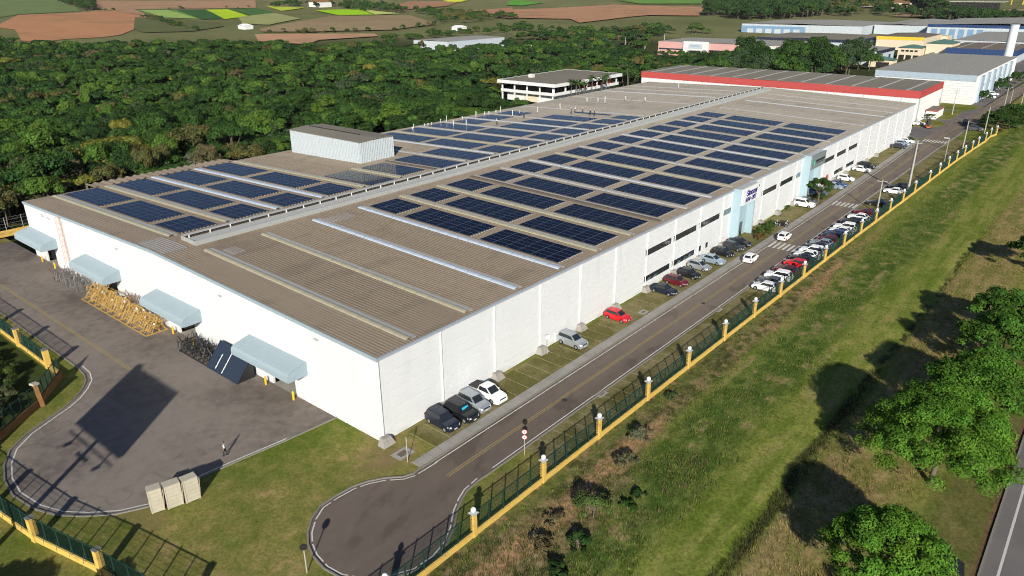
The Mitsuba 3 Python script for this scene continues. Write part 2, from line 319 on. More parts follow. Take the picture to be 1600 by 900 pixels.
# ------------------------------------------------------------------ site ground, road, yard
FX = [-30, 5, 55, 97, 134, 186, 210, 240]; FY = [-17.2, -17.3, -17.6, -17.9, -18.5, -19.2, -20.0, -21.2]
fy = lambda x: float(np.interp(x, FX, FY))
LX = [1, 60, 125, 200, 225, 300, 340, 390, 700]; LYs = [-6.55, -6.65, -6.5, -5.0, -4.7, -7.8, -8.2, -9.0, -15]
RX = [1.8, 60, 125, 200, 240, 298, 360, 700]; RYs = [-12.3, -12.4, -12.0, -11.9, -12.3, -14.0, -14.3, -21]
lyf = lambda x: float(np.interp(x, LX, LYs)); ryf = lambda x: float(np.interp(x, RX, RYs))
CUL = [(1.2, -6.6), (-1.7, -6.5), (-2.7, -6.1), (-4, -4.8), (-5.4, -3.95), (-6.8, -3.45), (-8.8, -3.3), (-10.7, -3.4), (-12.3, -4.3), (-13.6, -5.5), (-14.5, -6.8), (-15.1, -8.3), (-15.4, -10.2), (-15.2, -12), (-14.3, -13.8),
       (-12.8, -15.3), (-10.8, -16.4), (-8.6, -16.6), (-6.6, -16.1), (-4.9, -15.2), (-3, -13.8), (-1.5, -13.0), (-.2, -12.5), (1.8, -12.3)]
YARD_R = [(0, 7.8), (-6.1, 8.35), (-11.1, 9.0), (-15.4, 9.45), (-19, 9.0), (-21.0, 9.1), (-23.4, 10.4), (-25.4, 12.4), (-26.9, 14.5), (-27.9, 17.2), (-28.4, 20.9), (-28.1, 24), (-27.2, 27), (-25.9, 29.4), (-23.7, 31.5), (-20.6, 33.2)]
YARD_L = [(-18.7, 34.2), (-17.2, 35.3), (-15.6, 37.0), (-14.4, 38.8), (-13.8, 40.8), (-13.6, 43.4), (-13.6, 108), (0, 108)]
FENCE_L = -15.9
outer = Polygon([(-25.0, fy(-25)), *[(x, fy(x)) for x in FX[1:]], (240, -.0), (0, 0), (0, 111), (FENCE_L, 111), (FENCE_L, 42), (-31.2, 27.5), (-30.1, 19.2), (-29.4, 12.3), (-27.4, 3.7)])
struct('lawn', MB().poly(outer, 0.0), 'm_lawn')
struct('outer_grass', MB().poly([(-120, 140), (-120, -17), (-25, -17.4), (-27.4, 3.7), (-29.4, 12.3), (-30.1, 19.2), (-31.2, 27.5), (FENCE_L, 42), (FENCE_L, 113), (0, 113), (6, 140)], -.012), 'm_lawn')
yard = Polygon(YARD_R + YARD_L)
struct('yard', MB().poly(yard, .012), 'm_asphalt')
struct('scrub_ground', MB().poly([(-120, 140), (-120, 20), (-31.6, 27.9), (-16.3, 42.3), (-16.3, 113), (-16, 140)], -.004), 'm_scrub_shade')  # dark sheet over the grass: scrub growth, with tree shade painted into its colour
xs = list(np.linspace(6, 215, 30))
road = Polygon(CUL[:1] + CUL[1:] + [(x, ryf(x)) for x in [3] + xs + [240, 298, 360, 700]] + [(x, lyf(x)) for x in [700, 390, 340, 300, 275]] + [(250, -4.8), (232, -4.6), (215, -4.6)] + [(x, lyf(x)) for x in xs[::-1]])
struct('road', MB().poly(road.buffer(0), .014), 'm_road')
struct('side_street', MB().poly([(240.0, -7.5), (300, -9.5), (300, 40), (284, 112), (283, 4), (246, 4), (220.6, 2), (220.6, -.3), (216, -.3), (216, -4.9), (240, -4.9)], .010), 'm_pale_road')
# painted lines on the road
def ribbon(pts, w, z, off=0.0, dash=None):
    ls = LineString(pts)
    if off: ls = ls.offset_curve(off)
    m = MB()
    segs = [ls]
    if dash:
        segs = []; s = 0
        while s < ls.length:
            from shapely.ops import substring
            segs.append(substring(ls, s, min(s + dash[0], ls.length))); s += dash[0] + dash[1]
    for g in segs:
        pg = g.buffer(w / 2, cap_style=2)
        for q in getattr(pg, 'geoms', [pg]):
            if q.area > .01: m.poly(q, z)
    return m
struct('road_edge_line', ribbon([(x, lyf(x) - .32) for x in np.linspace(1, 206, 40)], .13, .020), 'm_linewhite')
struct('road_edge_line', ribbon([(x, ryf(x) + .32) for x in np.linspace(4, 236, 40)], .13, .020), 'm_linewhite')
inner = LineString(CUL)
_o = LineString(CUL).offset_curve(.36); _o2 = LineString(CUL).offset_curve(-.36)
struct('road_edge_line', ribbon(list((_o if _o.length < _o2.length else _o2).coords), .13, .020, dash=(2.6, .35)), 'm_linewhite')
cl = [(x, (lyf(x) + ryf(x)) / 2 + .05) for x in np.linspace(.2, 640, 90)]
struct('centre_line', ribbon(cl, .10, .020, .14), 'm_lineyellow')
struct('centre_line', ribbon(cl, .10, .020, -.14), 'm_lineyellow')
struct('yard_edge_line', ribbon([(x - (.0 if x > -13 else -.3), y) for x, y in Polygon(YARD_R + YARD_L).buffer(-.35).exterior.coords if x < -1.2 and y < 106], .14, .018), 'm_linewhite')
for dx in (-.13, .13): struct('yard_centre_line', ribbon([(-9.5 + dx, 37.5), (-9.5 + dx, 106)], .10, .018), 'm_lineyellow')
# kerbs
def kerb(name, pts, off=.0, w=.16, h=.12):
    pg = LineString(pts).buffer(w / 2, cap_style=2, join_style=2)
    struct(name, MB().prism(pg, -.02, h), 'm_kerb')
kerb('kerb', [(-.5, -6.35)] + CUL[1:] + [(x, ryf(x) - .08) for x in np.linspace(3, 236, 30)])
kerb('kerb', YARD_R + YARD_L[:-1])
struct('sidewalk', MB().prism([(-.5, -5.0)] + [(x, lyf(x) + 1.55) for x in np.linspace(2, 214, 30)] + [(x, lyf(x) + .22) for x in np.linspace(214, 2, 30)] + [(-.5, -6.25)], -.02, .07), 'm_concrete')
kerb('kerb', [(x, lyf(x) + .1) for x in np.linspace(-.4, 214, 30)])
# grass-paved parking bays with faint lines
struct('parking_strip', MB().poly([(3.1, -.5)] + [(x, -.5) for x in (220,)] + [(x, lyf(x) + 1.56) for x in np.linspace(214, 3.1, 30)], .006), 'm_bay')
struct('parking_strip', MB().poly([(8.5, -12.55)] + [(x, ryf(x) - .16) for x in np.linspace(10, 222, 30)] + [(x, fy(x) + .25) for x in np.linspace(222, 8.5, 30)], .006), 'm_bay')
m = MB()
for k in range(0, 94):
    x = 3.1 + 2.27 * k
    m.poly([(x - .04, -.9), (x + .04, -.9), (x + .04 - .12, lyf(x) + 1.7), (x - .04 - .12, lyf(x) + 1.7)], .012)
for k in range(0, 88):
    x = 11 + 2.36 * k
    if x < 222: m.poly([(x - .04, ryf(x) - .3), (x - .04 + .5, fy(x) + .5), (x + .04 + .5, fy(x) + .5), (x + .04, ryf(x) - .3)], .012)
struct('parking_lines', m, 'm_linefaint')
def crosswalk(x0, x1, y0, y1, n=6, skew=0):
    k0 = struct('crosswalk', MB().poly([(x0 - .1, y1 - .1), (x1 + .1, y1 - .1), (x1 + .1, y0 + .1), (x0 - .1, y0 + .1)], .0165), 'm_road')
    for i in range(n):
        y = y0 + (y1 - y0) * (i + .0) / (n - .45)
        w = (y1 - y0) / (n - .45) * .5
        put(k0, 'stripe', MB().poly([(x0, y), (x1, y), (x1, y + w), (x0, y + w)], .0215), 'm_linewhite')
crosswalk(87.3, 91.1, -6.9, -11.8); crosswalk(123.4, 127.1, -6.8, -11.6); crosswalk(212.6, 216.6, -5.3, -11.6, 8)
for x, y, r in ((19.3, -9.9, .35), (55.7, -9.6, .32)):
    struct('manhole_cover', MB().lathe([(0, .021), (r, .021), (r, .016)], 16, (x, y, 0)), 'm_black')
for x, y, a, b in ((23.2, -12.45, .6, .3), (54.8, -12.45, .5, .3), (0.0, -3.1, .8, .55), (47.1, -4.2, .5, .35)):
    k = struct('drain_surround', MB().box(x - a - .25, y - b - .2, .0, x + a + .25, y + b + .2, .03), 'm_concrete')
    put(k, 'drain_grate', MB().box(x - a * .7, y - b * .7, .03, x + a * .7, y + b * .7, .04), 'm_strip_brown')

# the grass verge between fence and main road, with its ditch
vx = np.concatenate([np.arange(-45, 130, .8), np.arange(130, 330, 3.)]); vt = np.linspace(0, 1, 60)
Xv = np.repeat(vx[:, None], 60, 1); ytop = np.array([fy(x) - .12 for x in vx])[:, None]; Yv = ytop * (1 - vt) + (-52.35) * vt
Pv = np.column_stack([Xv.ravel(), Yv.ravel(), 0 * Xv.ravel()])
dd = -Pv[:, 1] - 36.2 - .8 * (meshkit.fbm(np.column_stack([Pv[:, 0] * .08, Pv[:, 0] * 0, Pv[:, 0] * 0 + 3]), 2) - .5) * 2
Pv[:, 2] = -.16 * np.exp(-(dd / .8) ** 2) * S01((170 - Pv[:, 0]) / 60) + .16 * (vnoise(Pv, 1.6, 4) - .5) + .35 * (vnoise(Pv, 6, 5) - .5) * S01((-Pv[:, 1] - 18) / 3) * S01((52 + Pv[:, 1]) / 3)
n0, n1 = Xv.shape
ii = (np.arange(n0 - 1)[:, None] * n1 + np.arange(n1 - 1)[None]).ravel()
struct('verge', (Pv, np.column_stack([ii, ii + 1, ii + n1 + 1, ii + n1])), 'm_verge', True)
struct('main_road', MB().poly([(-200, -52.6), (700, -52.6), (700, -66), (-200, -66)], .0), 'm_pale_road')
struct('main_road_edge_line', MB().poly([(-200, -53.85), (700, -53.85), (700, -53.65), (-200, -53.65)], .006), 'm_linewhite')
struct('main_road_kerb', MB().box(-200, -52.6, -.1, 700, -52.42, .13), 'm_kerb')
struct('far_verge', MB().poly([(236, -12.6), (298, -14.4), (360, -14.8), (700, -21.5), (700, -52.4), (328, -52.4), (328, -24), (236, -21)], .02), 'm_lawn')
struct('estate_ground', MB().poly([(262, 114), (284, 114), (300, 40), (420, 40), (470, 60), (900, 60), (900, -14), (390, -8), (300, -7.5), (284, -4.2), (284, 4.5), (284, 112)], .004), 'm_pale_road')
for pts in ([(258, 3.6), (262, -3.6), (272, -3.9), (283.5, -3.6), (284, .5), (277, 3.4)], [(238.5, 3.6), (243, -3.9), (251, -4.2), (257, -.5), (254, 3.6)], [(286, -4.0), (300, -7.4), (304, -3.4), (303.5, 30), (300, 34), (288, 34)]):
    struct('grass_island', MB().prism(pts, 0, .12), 'm_lawn')

# ------------------------------------------------------------------ the warehouse
LEN, WID, EZ, RY, RZ = 220.0, 95.2, 10.1, 47.0, 11.4
SL = (RZ - EZ) / RY
rz_ = lambda y: EZ + SL * (y if y <= RY else 2 * RY - y)
W = thing('warehouse', 'very long low white warehouse whose roof carries the blocks of solar panels', 'warehouse')
BAY = 9.07
def sx(n): return 5.1 + 9.08 * n
# long street wall: backing with openings, then horizontal panels proud of it
UP = [(54.3, 62.4), (63.4, 71.3), (72.6, 80.4), (81.7, 85.3), (99.7, 107.3), (108.9, 116.4), (117.9, 121.0), (136.2, 143.7), (145.4, 152.7), (154.5, 161.9)]
LOW = [(54.3, 62.4), (63.4, 71.3), (73.2, 73.9), (75.8, 76.6), (145.4, 152.4), (154.4, 161.4)]
ROWS = [0, 1.4, 2.35, 3.5, 4.65, 5.8, 6.8, 7.9, 9.0, 9.95]
wins = [(a, b, 5.8, 6.8) for a, b in UP] + [(a, b, 1.4, 2.35) for a, b in LOW]
lw = put(W, 'street_wall', MB().box(0.02, .034, 0, LEN - .02, .35, 9.95), 'm_wall')
portals = [(85.6, 93.4), (122.0, 130.6)]
edges = [BAY * k for k in range(25)]; edges[-1] = LEN
for k in range(24):
    for r in range(9):
        z0, z1 = ROWS[r], ROWS[r + 1]
        segs = [(edges[k] + .02, edges[k + 1] - .02)]
        cut = [(a, b) for a, b, c0, c1 in wins if c0 < z1 - .01 and c1 > z0 + .01]
        cut += portals
        for a, b in cut:
            segs = [s for p, q in segs for s in ((p, min(q, a)), (max(p, b), q)) if s[1] - s[0] > .05]
        for p, q in segs:
            put(lw, 'panel', MB().box(p, 0, z0 + .011, q, .06, z1 - .011), 'm_wall')
for a, b, z0, z1 in wins:
    wk = put(W, 'window', MB().box(a + .05, .012, z0 + .05, b - .05, .03, z1 - .05), 'm_blueglass' if b - a < 5 and z0 > 4 else 'm_glass')
    fr = MB()
    n = max(1, int(round((b - a) / 1.15)))
    for i in range(n + 1):
        x = a + (b - a) * i / n
        fr.box(x - .03, -.012, z0, x + .03, .025, z1)
    fr.box(a, -.010, z0, b, .026, z0 + .05); fr.box(a, -.010, z1 - .05, b, .026, z1)
    put(wk, 'frame', fr, 'm_black')
for x in (55.4, 57.3, 65.2, 67.4, 69.0, 149.0, 157.6):      # tilted open sashes
    put(W, 'open_sash', MB().obox((x, -.22, 1.78), (.95, .04, .85), 0, 0, .5), 'm_blueglass')
for k in range(25):
    x = min(edges[k], LEN - .1)
    if any(a - .5 < x < b + .5 for a, b in portals): continue
    dp = put(W, 'downpipe', MB().tube((x + .1, -.1, .9), (x + .1, -.1, 9.9), .085, n=8), 'm_white')
    if k < 21:
        put(dp, 'plinth', MB().hexa([(x - .75, -1.05, 0), (x + .95, -1.05, 0), (x + .95, -.02, 0), (x - .75, -.02, 0)], [(x - .4, -.62, .85), (x + .6, -.62, .85), (x + .6, -.02, .85), (x - .4, -.02, .85)]), 'm_concrete')
put(W, 'street_gutter', MB().box(-.25, -.32, 9.88, LEN, .0, 10.12).box(0, .0, 9.952, LEN, .5, 10.06), 'm_gutter')
# front (yard) wall with four dock openings
DOORS = [(85.2, 89.9), (61.6, 66.3), (38.2, 43.0), (15.4, 20.2)]
fw_ = MB(); DH = 4.0
prev = 0.0
def gable_piece(m, y0, y1, z0):
    ys = [y0] + ([RY] if y0 < RY < y1 else []) + [y1]
    for a, b in zip(ys[:-1], ys[1:]):
        m.hexa([(0, a, z0), (.3, a, z0), (.3, b, z0), (0, b, z0)], [(0, a, rz_(a) - .06), (.3, a, rz_(a) - .06), (.3, b, rz_(b) - .06), (0, b, rz_(b) - .06)])
spans = sorted(DOORS)
for a, b in spans:
    gable_piece(fw_, prev, a, 0); gable_piece(fw_, a, b, DH); prev = b
gable_piece(fw_, prev, WID, 0)
put(W, 'yard_wall', fw_, 'm_wall')
put(W, 'back_wall', MB().box(.3, WID - .3, 0, LEN, WID, 10.0), 'm_white')
put(W, 'end_wall', MB().box(LEN - .3, .36, 0, LEN, WID - .31, 10.0), 'm_white')
fl = MB()
fl.hexa([(-.14, -.25, 9.78), (.02, -.25, 9.78), (.02, RY, 11.08), (-.14, RY, 11.08)], [(-.14, -.25, 10.2), (.02, -.25, 10.2), (.02, RY, 11.5), (-.14, RY, 11.5)])
fl.hexa([(-.14, RY, 11.08), (.02, RY, 11.08), (.02, WID + .1, 9.75), (-.14, WID + .1, 9.75)], [(-.14, RY, 11.5), (.02, RY, 11.5), (.02, WID + .1, 10.17), (-.14, WID + .1, 10.17)])
put(W, 'verge_flashing', fl, 'm_awning')
for i, (a, b) in enumerate(DOORS):
    d = put(W, 'dock_opening', MB().box(5.0, a - .5, .02, 5.2, b + .5, 4.4).box(.3, a - .5, 4.2, 5.0, b + .5, 4.4).box(.3, a - .6, 0, 5, a - .5, 4.2).box(.3, b + .5, 0, 5, b + .6, 4.2), 'm_dark')
    put(d, 'dock_floor', MB().poly([(-.1, a), (5, a), (5, b), (-.1, b)], .03), 'm_concrete')
    put(d, 'roller_door', MB().box(.12, a, 3.0 + .2 * (i % 2), .2, b, DH), 'm_grey')
    for y in (a - .45, b + .45):
        put(d, 'bollard', MB().lathe([(.13, 0), (.13, 1.05), (.09, 1.14), (0, 1.16)], 10, (-.75, y, 0)), 'm_bollard', 40)
    ax0, ax1 = [(83.3, 95.15), (59.4, 71.5), (35.8, 47.7), (12.5, 24.1)][i]
    prof = [(0, 5.55), (-1.2, 5.28), (-2.1, 5.05), (-2.45, 4.9), (-2.66, 4.65), (-2.72, 4.35), (-2.72, 3.95)]
    aw = MB()
    nr = 24
    for j in range(nr):      # standing-seam strips
        y0 = ax0 + (ax1 - ax0) * j / nr; y1 = ax0 + (ax1 - ax0) * (j + 1) / nr
        for (xa, za), (xb, zb) in zip(prof[:-1], prof[1:]):
            aw.quad((xa, y0, za), (xb, y0, zb), (xb, y1 - .06, zb), (xa, y1 - .06, za))
            aw.quad((xa, y1 - .06, za), (xb, y1 - .06, zb), (xb - .012, y1 - .03, zb + .03), (xa - .012, y1 - .03, za + .03))
            aw.quad((xa - .012, y1 - .03, za + .03), (xb - .012, y1 - .03, zb + .03), (xb, y1, zb), (xa, y1, za))
    ak = put(W, 'dock_awning', aw, 'm_awning')
    poly = np.array([(x, z) for x, z in prof] + [(0, 3.9)])
    for y in (ax0 - .01, ax1 + .01):
        e = MB(); n = len(poly)
        e.add([(x, y, z) for x, z in poly], [(0, k, k + 1) for k in range(1, n - 1)])
        for q in range(8):
            xx = -.3 * q - .2
            e.tube((xx, y - .012 if y == ax0 - .01 else y + .012, 3.95), (xx, y - .012 if y == ax0 - .01 else y + .012, 5.4 + xx * .2), .012, n=4)
        put(ak, 'end_cap', e, 'm_awning_end')
    put(ak, 'underside', MB().box(-2.7, ax0, 3.88, 0, ax1, 3.93), 'm_gutter')
# caged ladder, small wall lamps
ld = put(W, 'ladder', MB().box(-.30, 78.4, .6, -.26, 78.46, 10.4).box(-.30, 78.96, .6, -.26, 79.02, 10.4), 'm_ladder')
lr = MB()
for k in range(33): lr.box(-.29, 78.46, .8 + .3 * k, -.27, 78.96, .83 + .3 * k)
for k in range(9):
    z = 2.4 + k
    for j in range(7):
        a0, a1 = PI * (.5 + j / 7), PI * (.5 + (j + 1) / 7)
        lr.tube((-.3 + .6 * math.cos(a0), 78.71 + .42 * math.sin(a0), z), (-.3 + .6 * math.cos(a1), 78.71 + .42 * math.sin(a1), z), .02, n=4)
for j in range(5):
    a0 = PI * (.6 + j * .2); lr.tube((-.3 + .6 * math.cos(a0), 78.71 + .42 * math.sin(a0), 2.4), (-.3 + .6 * math.cos(a0), 78.71 + .42 * math.sin(a0), 10.4), .016, n=4)
put(ld, 'cage', lr, 'm_ladder')
put(W, 'notice_banner', MB().box(139.6, -.3, 1.6, 140.7, -.24, 2.6), 'm_red', label='small red banner on the street wall beyond the tree')
for y in (84.0, 58.5, 29.5, 9.8, 86.6): put(W, 'wall_lamp', MB().box(-.22, y - .22, 9.15 - .2 * (y > 80), 0, y + .22, 9.3 - .2 * (y > 80)).box(-.2, y + .3, 9.2, 0, y + .5, 9.3), 'm_grey')
# roof sheets: one ribbed sheet per bay and slope
def sheet(x0, x1, y0, y1, z0, z1, pitch=.47, h=.064):
    n = max(1, int(round((x1 - x0) / pitch))); p = (x1 - x0) / n
    xs_, hs = [], []
    for i in range(n):
        b = x0 + p * i
        xs_ += [b, b + p * .5, b + p * .66, b + p * .84]; hs += [0, 0, h, h]
    xs_.append(x1); hs.append(0)
    xs_, hs = np.array(xs_), np.array(hs); k = len(xs_)
    v = np.vstack([np.column_stack([xs_, np.full(k, y0), z0 + hs]), np.column_stack([xs_, np.full(k, y1), z1 + hs])])
    i = np.arange(k - 1)
    return v, np.column_stack([i, i + 1, i + 1 + k, i + k])
bx_ = [0.0] + [sx(n) for n in range(24)] + [LEN]
for a, b in zip(bx_[:-1], bx_[1:]):
    if b - a < .3: continue
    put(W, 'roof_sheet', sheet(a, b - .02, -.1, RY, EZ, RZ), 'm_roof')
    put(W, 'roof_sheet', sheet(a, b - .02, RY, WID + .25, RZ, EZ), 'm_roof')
# overhanging big-wave sheets on the far left edge
ov = MB(); n = 19
xs_ = np.linspace(12.3, 41.5, n * 6 + 1); hh = .16 * np.sin((xs_ - xs_[0]) / (29.2 / n) * 2 * PI); k = len(xs_)
v = np.vstack([np.column_stack([xs_, np.full(k, WID - .4), EZ + .12 + hh]), np.column_stack([xs_, np.full(k, WID + 4.4), EZ - .05 + hh])]); i = np.arange(k - 1)
ov.add(v, np.column_stack([i, i + 1, i + 1 + k, i + k])); ov.box(12.3, WID + 4.0, 9.0, 12.6, WID + 4.2, 9.9)
put(W, 'overhang_sheet', ov, 'm_roof')
# arched skylight strips
SKY = {0: 'm_cream', 1: 'm_cream', 2: 'm_strip_blue', 3: 'm_strip_blue', 4: 'm_cream', 5: 'm_cream', 6: 'm_strip_brown', 7: 'm_strip_grey', 8: 'm_strip_pale', 9: 'm_cream', 10: 'm_strip_grey', 11: 'm_strip_grey', 12: 'm_strip_pale', 13: 'm_strip_grey'}
def strip(x, y0, y1, w=.45, h=.20):
    t = np.linspace(0, PI, 7); m = MB(); L = abs(y1 - y0); n = int(L / 2.0)
    for j in range(n):
        a = y0 + (y1 - y0) * j / n; b = y0 + (y1 - y0) * (j + .985) / n
        pa = [(x + w * math.cos(q), a, rz_(a) + .06 + h * math.sin(q)) for q in t]; pb = [(x + w * math.cos(q), b, rz_(b) + .06 + h * math.sin(q)) for q in t]
        m.add(pa + pb, [[i, i + 1, i + 8, i + 7] for i in range(6)])
    return m
def flat_side(x, y0, y1, s):     # smooth flashing beside the strip
    return MB().hexa([(x, y0, rz_(y0) + .0), (x + s, y0, rz_(y0)), (x + s, y1, rz_(y1)), (x, y1, rz_(y1))], [(x, y0, rz_(y0) + .105), (x + s, y0, rz_(y0) + .105), (x + s, y1, rz_(y1) + .105), (x, y1, rz_(y1) + .105)])
for n in range(24):
    mt = SKY.get(n, 'm_strip_pale' if n in (20,) else 'm_strip_dim' if n % 3 else 'm_strip_grey')
    if n == 22: mt = 'm_strip_grey'
    for y0, y1 in ((.5, 41.6), (94.6, 51.2)):
        if n in (5, 6) and y0 > 50: y0 = 66.0
        s = put(W, 'skylight', strip(sx(n), y0, y1), mt, 50)
        put(s, 'flashing', flat_side(sx(n) + .47, y0, y1, .5), 'm_strip_grey' if n not in (0, 1, 4, 5) else 'm_cap')
put(W, 'roof_patch', sheet(.4, 4.0, 44.4, RY, rz_(44.4) + .02, RZ + .02), 'm_patch'); put(W, 'roof_patch', sheet(.4, 4.0, RY, 52.0, RZ + .02, rz_(52.0) + .02), 'm_patch'); put(W, 'roof_patch', sheet(6.5, 8.6, 37, 40, rz_(37) + .02, rz_(40) + .02), 'm_patch'); put(W, 'roof_patch', sheet(24.5, 29, 38.2, 41, rz_(38.2) + .02, rz_(41) + .02), 'm_patch')
# ridge ventilator
rv = put(W, 'ridge_ventilator', MB().hexa([(5, 44.2, 11.3), (LEN - 6, 44.2, 11.3), (LEN - 6, 44.7, 11.3), (5, 44.7, 11.3)], [(5, 44.35, 11.98), (LEN - 6, 44.35, 11.98), (LEN - 6, 44.7, 11.98), (5, 44.7, 11.98)])
         .box(5, 44.7, 11.3, 5.06, 48.2, 12.1), 'm_cap')
put(rv, 'ventilator_top', sheet(5.1, LEN - 6.1, 44.7, 47.0, 11.86, 11.86, .4, .04), 'm_cap')
put(rv, 'ventilator_gap', MB().box(5.1, 47.0, 11.5, LEN - 6, 47.08, 12.28), 'm_darkgap')
put(rv, 'ventilator_rail', MB().box(5, 46.9, 12.28, LEN - 6, 47.6, 12.36), 'm_grey')
for k in range(64):
    x = 5.6 + 3.27 * k
    if x < LEN - 6: put(rv, 'bracket', MB().box(x - .07, 46.84, 11.85, x + .07, 47.0, 12.34), 'm_white')
# rooftop plant room
pb = thing('rooftop_plant_room', 'white ribbed metal plant room standing on the left slope of the solar roof', 'plant room')
def ribwall(p0, p1, z0, z1, n):
    p0, p1 = np.array(p0, float), np.array(p1, float); d = (p1 - p0) / n; nn = np.array([d[1], -d[0]]); nn /= np.linalg.norm(nn)
    m = MB(); pts = []
    for i in range(n):
        q = p0 + d * i; pts += [q, q + d * .6, q + d * .7 + nn * .07, q + d * .9 + nn * .07]
    pts.append(p1); pts = np.array(pts); k = len(pts)
    v = np.vstack([np.column_stack([pts, np.full(k, z0)]), np.column_stack([pts, np.full(k, z1)])]); i = np.arange(k - 1)
    return v, np.column_stack([i, i + 1, i + 1 + k, i + k])
for p0, p1, n in (((54.9, 93.0), (54.9, 68.6), 48), ((54.9, 68.6), (64.2, 68.6), 20), ((64.2, 68.6), (64.2, 93.0), 30), ((64.2, 93.0), (54.9, 93.0), 14)):
    put(pb, 'ribbed_wall', ribwall(p0, p1, 9.9, 15.25, n), 'm_sheet_white')
pr_ = MB().hexa([(54.75, 68.4, 15.2), (59.55, 68.4, 15.45), (59.55, 93.2, 15.45), (54.75, 93.2, 15.2)], [(54.75, 68.4, 15.32), (59.55, 68.4, 15.6), (59.55, 93.2, 15.6), (54.75, 93.2, 15.32)])
pr_.hexa([(59.55, 68.4, 15.45), (64.35, 68.4, 15.2), (64.35, 93.2, 15.2), (59.55, 93.2, 15.45)], [(59.55, 68.4, 15.6), (64.35, 68.4, 15.32), (64.35, 93.2, 15.32), (59.55, 93.2, 15.6)])
rf = put(pb, 'roof', pr_, 'm_far_roof'); put(rf, 'ridge_slot', MB().box(59.35, 74, 15.58, 59.75, 92, 15.66), 'm_darkgap')
# entrance portals with sign boards
def portal(x0, x1, sign):
    p = put(W, 'entrance_portal', MB().box(x0, -1.65, 0, x0 + .5, .0, 10.25).box(x0 + .5, -.05, 0, x1 - .4, -.01, 10.2).box(x1 - .4, -1.3, 0, x1, .0, 10.25), 'm_lightblue')
    s = put(p, 'sign_board', MB().box(x0 + .02, -1.95, 7.25, x1 + .15, -1.655, 10.3), 'm_white' if sign == 1 else 'm_signgrey')
    put(p, 'portal_roof', MB().box(x0 + .5, -1.65, 9.9, x1 - .4, -.06, 10.2), 'm_grey')
    put(p, 'entrance_door', MB().box(x0 + 3.4, -.12, 0, x0 + 5.6, -.055, 2.7), 'm_glass')
    return s
def letters(text, h, x, y, z, sheer=0.0, bold=True, width=None):
    m = meshkit.text_mesh(text, h, .06, bold)
    v = np.array(m.vertices); v[:, 0] += sheer * v[:, 1]
    if width: v[:, 0] *= width / np.ptp(v[:, 0])
    return np.column_stack([x + v[:, 0] - v[:, 0].min(), y - v[:, 2], z + v[:, 1]]), np.array(m.faces)
s1 = portal(85.6, 93.4, 1)
put(s1, 'lettering', letters('Sinoxer', 1.02, 87.2, -1.955, 8.75, .15, width=4.9), 'm_signblue', label='dark blue upper line of lettering on the white sign')
put(s1, 'lettering', letters('APR-ORT', .82, 86.9, -1.955, 7.62, .15, width=4.9), 'm_signblue', label='dark blue lower line of lettering on the white sign')
put(s1, 'lettering', MB().box(92.6, -2.0, 9.55, 92.85, -1.955, 9.95), 'm_black', label='small black mark in the corner of the white sign')
s2 = portal(122.0, 130.6, 2)
em = MB()
for k in range(10):
    a0, a1 = 2 * PI * k / 10, 2 * PI * (k + 1) / 10
    em.hexa([(123.4, -1.955, 8.55), (123.4 + .55 * math.cos(a0), -1.955, 8.55 + .75 * math.sin(a0)), (123.4 + .55 * math.cos(a1), -1.955, 8.55 + .75 * math.sin(a1)), (123.4, -1.955, 8.55)],
            [(123.4, -2.0, 8.55), (123.4 + .55 * math.cos(a0), -2.0, 8.55 + .75 * math.sin(a0)), (123.4 + .55 * math.cos(a1), -2.0, 8.55 + .75 * math.sin(a1)), (123.4, -2.0, 8.55)])
put(s2, 'emblem', em, 'm_signgreen', label='round green emblem on the dark grey sign'); put(s2, 'emblem', MB().box(123.25, -2.03, 8.1, 123.5, -2.005, 8.9), 'm_lightblue', label='pale stroke inside the green emblem')
sb = MB(); x = 124.4
for w in (.5, .42, .55, .4, .62, .45, .1, .5, .48, .56, .4, .3, .52): sb.box(x, -1.99, 8.55, x + w - .07, -1.955, 9.05 if w > .2 else 8.8); x += w
for k in range(12): sb.box(124.6 + .44 * k, -1.985, 8.2, 124.9 + .44 * k, -1.955, 8.36)
put(s2, 'lettering', sb, 'm_black', label='blurred black lettering on the dark grey sign')

